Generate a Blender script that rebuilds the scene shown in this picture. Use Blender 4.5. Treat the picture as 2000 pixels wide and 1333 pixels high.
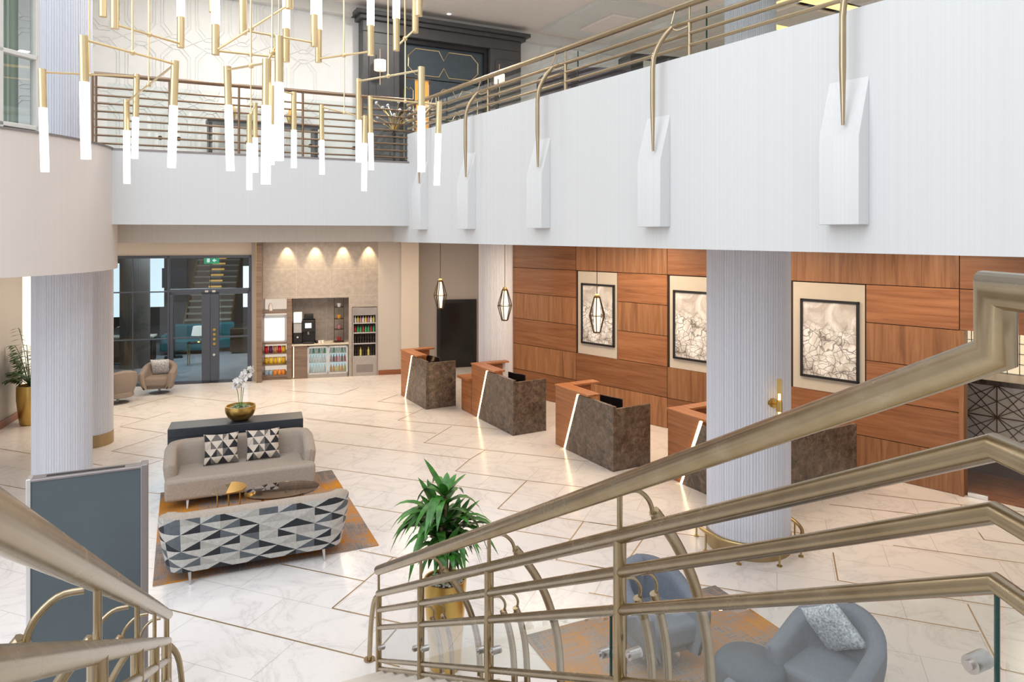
import bpy, math, random
from mathutils import Vector, Matrix
random.seed(7)
C = bpy.context.scene.collection
for o in list(bpy.data.objects): bpy.data.objects.remove(o)
sc = bpy.context.scene
# ------------------------------------------------ camera, light, exposure
F = 1370.0; HZ = 457.0; H = 3.8
cam = bpy.data.cameras.new('camera'); cam.sensor_width = 36.0; cam.lens = 36.0*F/2000.0
cam.shift_y = -(666.5-HZ)/2000.0; cam.clip_start = 0.05; cam.clip_end = 200
co = bpy.data.objects.new('camera', cam); C.objects.link(co)
co.location = (0, 0, H); co.rotation_euler = (math.pi/2, 0, 0); sc.camera = co
sc.view_settings.view_transform = 'Standard'; sc.view_settings.look = 'None'
sc.view_settings.gamma = 1; sc.view_settings.exposure = 0.24
sc.view_settings.use_curve_mapping = False
w = bpy.data.worlds.new('World'); sc.world = w; w.use_nodes = True
nt = w.node_tree; bg = nt.nodes['Background']
tc = nt.nodes.new('ShaderNodeTexCoord'); sx = nt.nodes.new('ShaderNodeSeparateXYZ')
rp = nt.nodes.new('ShaderNodeValToRGB'); mp = nt.nodes.new('ShaderNodeMapRange')
mp.inputs['From Min'].default_value = -1; mp.inputs['From Max'].default_value = 1
nt.links.new(tc.outputs['Generated'], sx.inputs[0]); nt.links.new(sx.outputs['Z'], mp.inputs['Value'])
nt.links.new(mp.outputs[0], rp.inputs[0]); nt.links.new(rp.outputs[0], bg.inputs[0])
e = rp.color_ramp.elements; e[0].position = 0.3; e[0].color = (.34, .30, .26, 1); e[1].position = 0.75; e[1].color = (.93, .96, 1.0, 1)
ee = rp.color_ramp.elements.new(0.5); ee.color = (.78, .76, .74, 1)
bg.inputs[1].default_value = 0.82

def area(name, loc, size, power, col=(1, 1, 1), tgt=None, sy=None, spread=None):
    L = bpy.data.lights.new(name, 'AREA'); L.size = size; L.energy = power; L.color = col
    if sy: L.shape = 'RECTANGLE'; L.size_y = sy
    if spread: L.spread = spread
    o = bpy.data.objects.new(name, L); C.objects.link(o); o.location = loc
    d = (Vector(tgt)-Vector(loc)) if tgt else Vector((0, 0, -1))
    o.rotation_euler = d.to_track_quat('-Z', 'Y').to_euler(); return o
area('added_overhead_light', (-1.0, 4.5, 13.5), 14, 1150, (.88, .94, 1), (-0.5, 8, 0))  # unseen area light added above the atrium for soft directional shadows
area('added_side_light', (-9, -2, 8), 9, 560, (.86, .93, 1), (1.5, 8.5, 3.5))  # large out-of-view area light added as cool side daylight
WARM = (1, .80, .58)
for x, y in ((.6, 13.5), (2.1, 12.8), (3.6, 11.0), (5.3, 9.3), (-1.9, 16.6)):
    area('added_ceiling_fill', (x, y, 3.64), 1.5, 50, WARM)  # broad area lights added below the balcony to warm the reception side
for x, y in ((-6.8, 15.3), (-4.2, 15.6), (-4.9, 17.0), (-8.2, 14.5), (-9.0, 10.6)):
    area('added_ceiling_fill', (x, y, 3.62), 1.4, 46, (1, .84, .66))  # same kind of added area light for the back of the lobby
for x, y in ((-4.6, 11.0), (-1.6, 12.6), (4.6, 12.4), (7, 12), (2.4, 14.6)):
    area('added_upper_fill', (x, y, 8.27), .22, 55, (1, .95, .88))  # area lights added to lift the upper floor and its ceiling
area('added_niche_fill', (-5.0, 18.9, 2.2), .4, 14, (1, .8, .62))  # added warm light that brightens the coffee niche
# unseen area lights brighten the lounge behind the glass, bar behind the wood wall
area('added_lounge_fill', (-9.5, 20.5, 3.4), 2.5, 170, (.85, .93, 1)); area('added_lounge_fill', (-6.5, 22.5, 3.4), 1.5, 90, (1, .85, .6))
area('bar_area_light', (8.6, 11.2, 3.3), .8, 45, (1, .8, .55))

# ------------------------------------------------ helpers
def PX(px, py, Y): return Vector(((px-1000)/F*Y, Y, H-(py-HZ)/F*Y))
def FL(px, py, z=0):
    Y = (H-z)*F/(py-HZ); return Vector(((px-1000)/F*Y, Y, z))
def norm2(a, b):
    l = math.hypot(a, b); return a/l, b/l

class MB:
    def __init__(s): s.v = []; s.f = []; s.uv = {}
    def add(s, vs, fs):
        n = len(s.v); s.v += [tuple(p) for p in vs]; s.f += [tuple(i+n for i in f) for f in fs]; return n
    def box(s, c, d, rz=0, M=None):
        ps = [Vector((x*d[0]/2, y*d[1]/2, z*d[2]/2)) for x in (-1, 1) for y in (-1, 1) for z in (-1, 1)]
        R = Matrix.Rotation(rz, 3, 'Z') if M is None else M
        ps = [R @ p + Vector(c) for p in ps]
        s.add(ps, [(0, 1, 3, 2), (4, 6, 7, 5), (0, 4, 5, 1), (2, 3, 7, 6), (0, 2, 6, 4), (1, 5, 7, 3)]); return s
    def bb(s, x0, x1, y0, y1, z0, z1):
        return s.box(((x0+x1)/2, (y0+y1)/2, (z0+z1)/2), (abs(x1-x0), abs(y1-y0), abs(z1-z0)))
    def prism(s, poly, z0, z1):
        n = len(poly); a = sum(poly[i][0]*poly[(i+1) % n][1]-poly[(i+1) % n][0]*poly[i][1] for i in range(n))
        if a < 0: poly = poly[::-1]
        vs = [(x, y, z0) for x, y in poly]+[(x, y, z1) for x, y in poly]
        fs = [tuple(range(n))[::-1], tuple(range(n, 2*n))]+[(i, (i+1) % n, n+(i+1) % n, n+i) for i in range(n)]
        s.add(vs, fs); return s
    def extr(s, poly, vec):       # planar 3D polygon extruded by vec
        n = len(poly); vec = Vector(vec)
        vs = [Vector(p) for p in poly]+[Vector(p)+vec for p in poly]
        s.add(vs, [tuple(range(n))[::-1], tuple(range(n, 2*n))]+[(i, (i+1) % n, n+(i+1) % n, n+i) for i in range(n)]); return s
    def tube(s, pts, r, n=10, closed=False):
        pts = [Vector(p) for p in pts]; m = len(pts); rs = r if isinstance(r, (list, tuple)) else [r]*m
        T = []
        for i in range(m):
            if closed: t = pts[(i+1) % m]-pts[i-1]
            elif i == 0: t = pts[1]-pts[0]
            elif i == m-1: t = pts[-1]-pts[-2]
            else: t = (pts[i+1]-pts[i]).normalized()+(pts[i]-pts[i-1]).normalized()
            T.append(t.normalized())
        u = T[0].orthogonal().normalized(); vs = []
        for i in range(m):
            if i: u = (u-T[i]*u.dot(T[i])).normalized()
            b = T[i].cross(u); k = 1.0
            sc_ = 1.0
            if 0 < i < m-1 and not closed:
                c = (pts[i]-pts[i-1]).normalized().dot(T[i]); sc_ = 1/max(c, .5)
                bend = ((pts[i+1]-pts[i]).normalized()-(pts[i]-pts[i-1]).normalized())
                bend = bend.normalized() if bend.length > 1e-5 else None
            else: bend = None
            for j in range(n):
                a = 2*math.pi*j/n; q = (u*math.cos(a)+b*math.sin(a))*rs[i]
                if bend is not None: q += bend*(q.dot(bend))*(sc_-1)
                vs.append(pts[i]+q)
        fs = []; seg = m if closed else m-1
        for i in range(seg):
            for j in range(n):
                a = i*n+j; b2 = i*n+(j+1) % n; c = ((i+1) % m)*n+(j+1) % n; d = ((i+1) % m)*n+j
                fs.append((a, b2, c, d))
        if not closed: fs += [tuple(range(n))[::-1], tuple(range((m-1)*n, m*n))]
        s.add(vs, fs); return s
    def lathe(s, prof, c=(0, 0, 0), n=32, cap=True):
        vs = []; m = len(prof)
        for r, z in prof:
            for j in range(n):
                a = 2*math.pi*j/n; vs.append((c[0]+r*math.cos(a), c[1]+r*math.sin(a), c[2]+z))
        fs = [(i*n+j, i*n+(j+1) % n, (i+1)*n+(j+1) % n, (i+1)*n+j) for i in range(m-1) for j in range(n)]
        if cap: fs += [tuple(range(n))[::-1], tuple(range((m-1)*n, m*n))]
        s.add(vs, fs); return s
    def grid(s, rows, closed=False, uvs=None):
        m = len(rows); n = len(rows[0]); base = s.add([p for r in rows for p in r], [])
        for i in range(m-1):
            for j in range(n if closed else n-1):
                j2 = (j+1) % n; s.f.append((base+i*n+j, base+i*n+j2, base+(i+1)*n+j2, base+(i+1)*n+j))
        if uvs:
            for i in range(m):
                for j in range(n): s.uv[base+i*n+j] = uvs[i][j]
        return s
    def ell(s, c, r, n=16, m=10, M=None):
        rows = []
        for i in range(m+1):
            th = math.pi*i/m; row = []
            for j in range(n):
                a = 2*math.pi*j/n; p = Vector((r[0]*math.sin(th)*math.cos(a), r[1]*math.sin(th)*math.sin(a), r[2]*math.cos(th)))
                if M is not None: p = M @ p
                row.append(p+Vector(c))
            rows.append(row)
        return s.grid(rows[::-1], closed=True)
    def build(s, name, mat, parent=None, smooth=None, bevel=0, seg=2, loc=None, rz=0, fix=True):
        me = bpy.data.meshes.new(name); me.from_pydata(s.v, [], s.f); me.materials.append(mat)
        if fix:
            import bmesh
            bm = bmesh.new(); bm.from_mesh(me); bmesh.ops.recalc_face_normals(bm, faces=bm.faces); bm.to_mesh(me); bm.free()
        if s.uv:
            ul = me.uv_layers.new(name='UVMap')
            for l in me.loops: ul.data[l.index].uv = s.uv.get(l.vertex_index, (0, 0))
        if smooth:
            for p in me.polygons: p.use_smooth = True
            me.set_sharp_from_angle(angle=math.radians(smooth))
        o = bpy.data.objects.new(name, me); C.objects.link(o)
        if parent: o.parent = parent
        if loc is not None: o.location = loc
        o.rotation_euler = (0, 0, rz)
        if bevel:
            b = o.modifiers.new('bevel', 'BEVEL'); b.width = bevel; b.segments = seg; b.limit_method = 'ANGLE'; b.angle_limit = .6
            if not smooth:
                for p in me.polygons: p.use_smooth = True
                me.set_sharp_from_angle(angle=math.radians(40))
        return o
def thing(name, label, cat, loc=(0, 0, 0), rz=0, group=None):
    o = bpy.data.objects.new(name, None); C.objects.link(o); o.location = loc; o.rotation_euler = (0, 0, rz)
    o.empty_display_size = .1; o['label'] = label; o['category'] = cat
    if group: o['group'] = group
    return o
def tag(o, label, cat, group=None):
    o['label'] = label; o['category'] = cat
    if group: o['group'] = group
    return o
def struct(o): o['kind'] = 'structure'; return o
def dup(root, loc, rz=None, label=None, group=None):
    r = root.copy(); C.objects.link(r); r.location = loc
    if rz is not None: r.rotation_euler = (0, 0, rz)
    if label: r['label'] = label
    if group: r['group'] = group
    def kids(a, b):
        for ch in list(a.children):
            c = ch.copy(); C.objects.link(c); c.parent = b; kids(ch, c)
    kids(root, r); return r
def ORD(k, n):
    if k == 0: return 'leftmost'
    if k == n-1: return 'rightmost'
    return ('', 'second', 'third', 'fourth', 'fifth', 'sixth', 'seventh')[k]+' from the left'
def arc(fn, n): return [fn(i/(n-1)) for i in range(n)]
def smoothpath(pts, k=6):
    P = [Vector(p) for p in pts]; out = []
    for i in range(len(P)-1):
        p0 = P[max(i-1, 0)]; p1 = P[i]; p2 = P[i+1]; p3 = P[min(i+2, len(P)-1)]
        for j in range(k):
            t = j/k; out.append(.5*((2*p1)+(p2-p0)*t+(2*p0-5*p1+4*p2-p3)*t*t+(3*p1-p0-3*p2+p3)*t**3))
    out.append(P[-1]); return out

# ------------------------------------------------ materials
class NB:      # tiny node builder
    def __init__(s, name):
        s.m = bpy.data.materials.new(name); s.m.use_nodes = True; s.t = s.m.node_tree
        s.b = s.t.nodes['Principled BSDF']; s.out = s.t.nodes['Material Output']
    def n(s, typ, **kw):
        x = s.t.nodes.new('ShaderNode'+typ)
        for k, v in kw.items():
            if k.startswith('_'): setattr(x, k[1:], v)
            else: x.inputs[k.replace('__', ' ')].default_value = v
        return x
    def l(s, a, b): s.t.links.new(a, b)
    def co(s, sc_=(1, 1, 1), rot=(0, 0, 0), kind='Object'):
        t = s.n('TexCoord'); m = s.n('Mapping'); m.inputs['Scale'].default_value = sc_; m.inputs['Rotation'].default_value = rot
        s.l(t.outputs[kind], m.inputs[0]); return m.outputs[0]
    def noise(s, vec, scale=5, detail=3, rough=.5, dist=0):
        x = s.n('TexNoise'); x.inputs['Scale'].default_value = scale; x.inputs['Detail'].default_value = detail
        x.inputs['Roughness'].default_value = rough; x.inputs['Distortion'].default_value = dist
        if vec is not None: s.l(vec, x.inputs['Vector'])
        return x.outputs['Fac']
    def ramp(s, fac, stops, const=False):
        x = s.n('ValToRGB'); cr = x.color_ramp
        if const: cr.interpolation = 'CONSTANT'
        while len(cr.elements) < len(stops): cr.elements.new(.5)
        for e_, (p, c) in zip(cr.elements, sorted(stops, key=lambda q: q[0])): e_.position = p; e_.color = tuple(c)+(1,) if len(c) == 3 else c
        s.l(fac, x.inputs[0]); return x.outputs[0]
    def math(s, op, a, b=None):
        x = s.n('Math', _operation=op)
        for i, q in enumerate((a, b)):
            if q is None: continue
            if isinstance(q, (int, float)): x.inputs[i].default_value = q
            else: s.l(q, x.inputs[i])
        return x.outputs[0]
    def mix(s, fac, a, b, blend='MIX'):
        x = s.n('Mix', _data_type='RGBA', _blend_type=blend)
        for i, q in ((0, fac), (6, a), (7, b)):
            if isinstance(q, (int, float)): x.inputs[i].default_value = q
            elif isinstance(q, tuple): x.inputs[i].default_value = q+(1,)
            else: s.l(q, x.inputs[i])
        return x.outputs[2]
    def bump(s, h, st=.2, d=.01):
        x = s.n('Bump', Strength=st, Distance=d); s.l(h, x.inputs['Height']); s.l(x.outputs[0], s.b.inputs['Normal'])
    def setp(s, col=None, rough=None, metal=None, spec=None):
        if col is not None:
            if isinstance(col, tuple): s.b.inputs['Base Color'].default_value = col+(1,)
            else: s.l(col, s.b.inputs['Base Color'])
        if rough is not None: s.b.inputs['Roughness'].default_value = rough
        if metal is not None: s.b.inputs['Metallic'].default_value = metal
        if spec is not None: s.b.inputs['Specular IOR Level'].default_value = spec
        return s.m
def plain(name, col, rough=.5, metal=0, var=.06, scale=8, bump=0):
    b = NB(name); nz = b.noise(b.co(), scale, 4)
    c = b.ramp(nz, [(.3, tuple(x*(1-var) for x in col)), (.7, tuple(min(1, x*(1+var)) for x in col))])
    if bump: b.bump(b.noise(b.co(), scale*20, 2), bump, .003)
    return b.setp(c, rough, metal)
def streak(name, col, sc_=30, var=.05, rough=.6, bump=.1):
    b = NB(name); nz = b.noise(b.co((sc_, sc_, .02)), 1, 3, .6)
    c = b.ramp(nz, [(.35, tuple(x*(1-var) for x in col)), (.65, tuple(min(1, x*(1+var)) for x in col))])
    b.bump(nz, bump, .004); return b.setp(c, rough)
def emis(name, col, st, base=(.8, .8, .8)):
    b = NB(name); b.setp(base, .5); b.b.inputs['Emission Color'].default_value = col+(1,); b.b.inputs['Emission Strength'].default_value = st; return b.m
def glassmat(name, tint=(1, 1, 1), refl=1.0, rough=0.0):
    b = NB(name); tr = b.n('BsdfTransparent'); tr.inputs[0].default_value = tint+(1,)
    gl = b.n('BsdfGlossy'); gl.inputs['Roughness'].default_value = rough
    lw = b.n('LayerWeight'); lw.inputs[0].default_value = .5; cs_ = b.math('POWER', lw.outputs['Facing'], 4.0); g = b.n('NewGeometry'); k = b.math('MULTIPLY', b.math('ADD', b.math('MULTIPLY', cs_, .75), .045), refl); k = b.math('MULTIPLY', k, b.math('SUBTRACT', 1, g.outputs['Backfacing'])); k = b.math('MINIMUM', k, .9)
    mx = b.n('MixShader'); b.l(k, mx.inputs[0]); b.l(tr.outputs[0], mx.inputs[1]); b.l(gl.outputs[0], mx.inputs[2]); b.l(mx.outputs[0], b.out.inputs[0]); return b.m
def woodmat(name, axis, c1, c2, c3, island=True, rough=.38):
    b = NB(name); s_ = {'x': (.5, 9, 9), 'z': (9, 9, .5), 'y': (9, .5, 9)}[axis]
    t = b.n('TexCoord'); mpn = b.n('Mapping'); mpn.inputs['Scale'].default_value = s_
    if island:
        g = b.n('NewGeometry'); cmb = b.n('CombineXYZ'); r10 = b.math('MULTIPLY', g.outputs['Random Per Island'], 40.)
        for i in range(3): b.l(r10, cmb.inputs[i])
        b.l(cmb.outputs[0], mpn.inputs['Location'])
    b.l(t.outputs['Object'], mpn.inputs[0])
    nz = b.noise(mpn.outputs[0], 1.6, 6, .62, .8); c = b.ramp(nz, [(.28, c1), (.5, c2), (.75, c3)])
    if island:
        k = b.n('HueSaturation'); b.l(c, k.inputs['Color'])
        mr = b.n('MapRange'); b.l(g.outputs['Random Per Island'], mr.inputs[0]); mr.inputs[3].default_value = .82; mr.inputs[4].default_value = 1.18
        b.l(mr.outputs[0], k.inputs['Value']); c = k.outputs[0]
    return b.setp(c, rough)

M = {}
M['rail_gold'] = plain('warm_brass_balcony_tube', (.44, .345, .225), .3, 1, .05)
M['rail_dark'] = plain('bronze_balcony_tube', (.27, .185, .125), .3, 1, .06)
M['wall_cool'] = streak('balcony_wallcovering', (.67, .675, .68), 60, .025, .7, .15)
M['drum'] = streak('pale_drum_wallcovering', (.72, .66, .62), 60, .02, .7, .1)
M['wall_beige'] = streak('beige_wallcovering', (.62, .56, .50), 60, .03, .7, .15)
M['wall_grey'] = streak('grey_wallcovering', (.50, .465, .44), 60, .03, .7, .1)
M['white'] = plain('white_paint', (.78, .78, .77), .55, 0, .02)
M['column'] = streak('fluted_column_finish', (.70, .71, .77), 45, .08, .5, .25)
M['gold'] = plain('brushed_gold', (.62, .42, .13), .3, 1, .05)
M['goldband'] = plain('satin_bronze_band', (.38, .28, .15), .4, .7, .08)
M['goldrail'] = plain('brass_guard_tube', (.46, .35, .17), .3, 1, .05)
M['champ'] = plain('champagne_metal', (.80, .63, .36), .32, .85, .03)
def brassrail():
    b = NB('aged_brass_tube'); nz = b.noise(b.co((2, 2, 2)), 4, 4, .6)
    c = b.ramp(nz, [(.25, (.34, .265, .165)), (.5, (.40, .32, .21)), (.75, (.45, .375, .265))])
    r = b.n('MapRange'); b.l(nz, r.inputs[0]); r.inputs[3].default_value = .20; r.inputs[4].default_value = .32
    b.l(r.outputs[0], b.b.inputs['Roughness']); return b.setp(c, None, 1)
M['rail'] = brassrail()
def marble():
    b = NB('marble_floor'); v = b.co((1, 1, 1), (0, 0, math.radians(20.7)))
    d = b.noise(v, 1.1, 5, .6, 1.2); vein = b.math('ABSOLUTE', b.math('SUBTRACT', d, .5))
    vc = b.ramp(vein, [(0, (.55, .53, .53)), (.012, (.70, .665, .65)), (.05, (.78, .745, .725))])
    d2 = b.noise(v, 3.1, 5, .6, 1.5); v2 = b.math('ABSOLUTE', b.math('SUBTRACT', d2, .46))
    c = b.mix(.5, vc, b.ramp(v2, [(0, (.62, .60, .60)), (.008, (.76, .725, .71)), (1, (.80, .765, .745))]))
    br = b.n('TexBrick', _offset=.5); b.l(v, br.inputs['Vector'])
    br.inputs['Scale'].default_value = 1; br.inputs['Brick Width'].default_value = 1.2; br.inputs['Row Height'].default_value = .6
    br.inputs['Mortar Size'].default_value = .0035; br.inputs['Mortar Smooth'].default_value = .1
    for k in ('Color1', 'Color2'): br.inputs[k].default_value = (1, 1, 1, 1)
    br.inputs['Mortar'].default_value = (.68, .66, .64, 1)
    c = b.mix(1.0, c, br.outputs['Color'], 'MULTIPLY')
    return b.setp(c, .2, 0, .45)
M['marble'] = marble()
M['brassline'] = plain('brass_inlay', (.36, .25, .13), .4, .6, .05)
M['woodh'] = woodmat('walnut_veneer_horizontal', 'x', (.17, .066, .027), (.27, .112, .048), (.36, .165, .078))
M['woodv'] = woodmat('walnut_veneer_vertical', 'z', (.18, .074, .032), (.295, .135, .060), (.40, .205, .102))
M['deskwood'] = woodmat('cherry_desk_veneer', 'y', (.20, .072, .026), (.34, .128, .045), (.45, .19, .075), False)
M['skirting'] = woodmat('reddish_skirting', 'x', (.16, .05, .02), (.26, .09, .04), (.32, .12, .05), False)
M['gap'] = plain('dark_joint', (.03, .018, .012), .8)
def stone():
    b = NB('brown_marble'); v = b.co((1, 1, 1)); n1 = b.noise(v, 9, 8, .72, .6)
    c = b.ramp(n1, [(.3, (.035, .024, .018)), (.5, (.105, .075, .055)), (.62, (.17, .125, .095)), (.8, (.32, .26, .21))])
    vo = b.n('TexVoronoi', _feature='DISTANCE_TO_EDGE'); vo.inputs['Scale'].default_value = 3.2
    n2 = b.n('TexNoise'); n2.inputs['Scale'].default_value = 4; b.l(v, n2.inputs[0]); mxv = b.n('Mix', _data_type='VECTOR'); mxv.inputs[0].default_value = .3
    b.l(v, mxv.inputs[4]); b.l(n2.outputs['Color'], mxv.inputs[5]); b.l(mxv.outputs[1], vo.inputs['Vector'])
    e_ = b.ramp(vo.outputs['Distance'], [(0, (1, 1, 1)), (.02, (0, 0, 0))]); c = b.mix(b.math('MULTIPLY', e_, .35), c, (.30, .20, .14))
    return b.setp(c, .22)
M['stone'] = stone()
M['led'] = emis('warm_led', (1, .72, .36), 9)
M['beige'] = plain('beige_woven_fabric', (.40, .335, .28), .9, 0, .10, 60, .5)
M['beige_dark'] = plain('taupe_chair_fabric', (.25, .205, .175), .85, 0, .06, 40, .3)
M['bluegrey'] = plain('blue_grey_chair_fabric', (.165, .187, .225), .85, 0, .07, 40, .3)
M['pouf'] = plain('slate_pouf_fabric', (.09, .115, .145), .85, 0, .08, 40, .3)
M['teal'] = plain('teal_velvet', (.01, .14, .17), .7, 0, .1)
M['teal_l'] = plain('pale_teal_velvet', (.14, .34, .36), .7, 0, .1)
def tri(name, a, bb_, cols, noise=True):
    b = NB(name); t = b.n('TexCoord'); sp = b.n('SeparateXYZ'); b.l(t.outputs['UV'], sp.inputs[0])
    u = b.math('DIVIDE', sp.outputs[0], a); v = b.math('DIVIDE', sp.outputs[1], bb_)
    iu = b.math('FLOOR', u); iv = b.math('FLOOR', v); fu = b.math('FRACT', u); fv = b.math('FRACT', v)
    par = b.math('ABSOLUTE', b.math('MODULO', b.math('ADD', iu, iv), 2))
    inv = b.math('SUBTRACT', 1, fu); fx = b.math('ADD', b.math('MULTIPLY', fu, b.math('SUBTRACT', 1, par)), b.math('MULTIPLY', inv, par))
    tr = b.math('GREATER_THAN', fx, fv); cb = b.n('CombineXYZ'); b.l(iu, cb.inputs[0]); b.l(iv, cb.inputs[1]); b.l(b.math('MULTIPLY', tr, 7.3), cb.inputs[2])
    wn = b.n('TexWhiteNoise'); b.l(cb.outputs[0], wn.inputs['Vector'])
    c = b.mix(tr, b.ramp(wn.outputs['Value'], cols[2:]+[(0, cols[2][1]), (.9, cols[1][1])], True), b.ramp(wn.outputs['Value'], [(0, cols[0][1]), (.38, cols[1][1]), (.78, cols[3][1])], True))
    if noise: c = b.mix(.35, c, b.ramp(b.noise(t.outputs['UV'], 22, 5, .7), [(.3, (.25, .25, .25)), (.7, (.75, .74, .72))]), 'OVERLAY')
    return b.setp(c, .8)
M['tri'] = tri('triangle_patterned_fabric', .20, .095, [(0, (.018, .02, .025)), (.22, (.10, .115, .13)), (.45, (.50, .485, .46)), (.8, (.40, .385, .36))])
M['tric'] = tri('triangle_cushion_fabric', .08, .11, [(0, (.02, .02, .025)), (.26, (.14, .125, .115)), (.45, (.62, .54, .46)), (.8, (.50, .43, .37))])
def rug(name, rot):
    b = NB(name); v = b.co((1, 1, 1)); big = b.noise(v, .95, 3, .6, .4)
    fx = b.noise(b.co((2, 55, 1)), 1, 5, .7); fy = b.noise(b.co((55, 2, 1)), 1, 5, .7); fine = b.math('MAXIMUM', fx, fy)
    f = b.math('ADD', b.math('MULTIPLY', big, 1.15), b.math('MULTIPLY', b.math('SUBTRACT', fine, .58), 1.5))
    c = b.ramp(f, [(.33, (.16, .15, .15)), (.42, (.31, .255, .225)), (.50, (.38, .21, .11)), (.56, (.48, .18, .012)), (.70, (.56, .23, .012))])
    b.bump(fine, .5, .004); return b.setp(c, .95)
M['rug'] = rug('distressed_orange_rug', 0)
M['dark'] = plain('charcoal_lacquer', (.035, .04, .05), .42, 0, .1)
M['kiosk'] = plain('slate_grey_panel', (.085, .11, .125), .45, 0, .08, 1.5)
M['alu'] = plain('brushed_aluminium', (.72, .72, .73), .32, .9, .03)
M['alu_dark'] = plain('grey_metal_edge', (.30, .27, .27), .4, .6, .03)
M['black'] = plain('black_plastic', (.012, .012, .014), .4, 0, .1)
M['blackgloss'] = plain('black_screen', (.008, .008, .010), .15, 0, .1)
M['steel'] = plain('stainless_steel', (.48, .45, .43), .3, .85, .05)
M['frame_grey'] = plain('graphite_door_frame', (.075, .09, .125), .4, .3, .05)
M['glass'] = glassmat('clear_glass', (.95, .98, .975), 2.4)
M['glass_dark'] = glassmat('lounge_glass', (.66, .74, .77), 1.6)
M['glass_edge'] = plain('dark_glass_edge', (.01, .045, .04), .2)
M['smoke'] = glassmat('smoked_glass', (.42, .36, .36), 2.6)
M['leaf'] = plain('dark_green_leaf', (.045, .17, .022), .35, 0, .45, 14)
M['palm'] = plain('palm_leaf', (.05, .115, .03), .45, 0, .4, 12)
M['stem'] = plain('plant_stem', (.20, .14, .07), .8)
M['pebble'] = plain('pale_pebbles', (.50, .47, .42), .7, 0, .35, 60)
M['soil'] = plain('dark_soil', (.05, .035, .025), .95)
M['petal'] = plain('white_petal', (.88, .86, .84), .5, 0, .03)
M['shade'] = emis('lamp_shade_glow', (1, .82, .66), .75, (.85, .75, .66))
M['tubeglow'] = emis('lit_glass_rod', (1, .93, .86), 1.35, (.9, .9, .9))
M['glow'] = emis('warm_bulb', (1, .72, .38), 6)
M['pglow'] = emis('pendant_inner_glow', (1, .84, .62), 1.0, (.9, .8, .6))
M['bronze'] = plain('dark_bronze_wire', (.09, .055, .03), .35, .8)
M['portal'] = plain('dark_grey_lacquer', (.062, .062, .066), .45, 0, .08)
M['portal_blue'] = plain('dark_blue_grey_door', (.05, .068, .085), .4, 0, .1)
M['ceil'] = plain('ceiling_paint', (.82, .74, .69), .8, 0, .02)
M['ceil_edge'] = plain('pale_cornice', (.70, .69, .66), .6, 0, .02)
def concrete():
    b = NB('textured_grey_stone'); n1 = b.noise(b.co(), 9, 9, .75); c = b.ramp(n1, [(.25, (.27, .24, .22)), (.5, (.36, .325, .30)), (.75, (.46, .42, .39))]); b.bump(n1, .15, .01)
    br = b.n('TexBrick', _offset=.0); b.l(b.co((1, 1, 1), (math.pi/2, 0, 0)), br.inputs['Vector']); br.inputs['Scale'].default_value = 1; br.inputs['Brick Width'].default_value = .86; br.inputs['Row Height'].default_value = .72
    br.inputs['Mortar Size'].default_value = .005
    for k in ('Color1', 'Color2'): br.inputs[k].default_value = (1, 1, 1, 1)
    br.inputs['Mortar'].default_value = (1.3, 1.25, 1.2, 1)
    return b.setp(b.mix(1., c, br.outputs['Color'], 'MULTIPLY'), .6)
M['concrete'] = concrete()
M['taupewood'] = woodmat('taupe_oak_veneer', 'x', (.13, .085, .065), (.20, .14, .11), (.27, .20, .16), False)
M['cream'] = plain('cream_recess_panel', (.55, .50, .43), .75, 0, .02)
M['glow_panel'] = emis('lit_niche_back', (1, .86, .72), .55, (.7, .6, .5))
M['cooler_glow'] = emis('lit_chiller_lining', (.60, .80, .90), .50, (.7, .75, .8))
M['glass_door'] = glassmat('clear_door_glass', (.97, .98, .98), .7)
M['plinth'] = plain('dark_brown_plinth', (.075, .04, .028), .5)
M['lattice_back'] = plain('warm_grey_panel', (.62, .56, .50), .35)
M['tilewarm'] = emis('backlit_tile', (1, .84, .60), .62, (.8, .6, .4))
M['mirrored_stair_glow'] = emis('amber_stair_reflection_glow', (1, .5, .10), .8, (.5, .3, .1))  # emission stands in for the gold glow of the reflected stairs
M['softled'] = emis('soft_cupboard_light', (1, .72, .4), 2.2)
M['coveglow'] = emis('warm_cove_light', (1, .66, .24), 1.5, (.8, .5, .2))
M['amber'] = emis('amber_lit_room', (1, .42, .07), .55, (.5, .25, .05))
M['daywin'] = emis('bright_daylight_pane', (.92, .97, 1), 1.3)
M['creamwin'] = emis('bright_blind', (1, .95, .86), .55, (.85, .8, .72))
M['green_sign'] = emis('green_sign_face', (.03, .5, .2), .8, (.02, .3, .12))
M['sign_white'] = emis('sign_white', (1, 1, 1), 1.0)
M['print'] = plain('speckled_print_fabric', (.50, .52, .56), .85, 0, .55, 55)
M['curtain'] = streak('sheer_curtain', (.36, .43, .38), 25, .35, .8, .6)
M['floor_dark'] = plain('blue_grey_plank_floor', (.36, .36, .39), .22, 0, .10, 2)
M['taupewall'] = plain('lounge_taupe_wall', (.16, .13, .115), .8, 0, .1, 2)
def herring():
    b = NB('herringbone_wood'); v = b.co(); sp = b.n('SeparateXYZ'); b.l(v, sp.inputs[0])
    k = b.math('MODULO', b.math('FLOOR', b.math('MULTIPLY', sp.outputs[0], 2.2)), 2); n1 = b.noise(b.co((3, 18, 3), (0, 0, .8)), 1, 4); n2 = b.noise(b.co((3, 18, 3), (0, 0, -.8)), 1, 4)
    f = b.mix(b.math('ABSOLUTE', k), n1, n2); c = b.ramp(f, [(.3, (.17, .055, .022)), (.55, (.32, .12, .045)), (.75, (.42, .19, .08))]); return b.setp(c, .3)
M['herring'] = herring()
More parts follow.
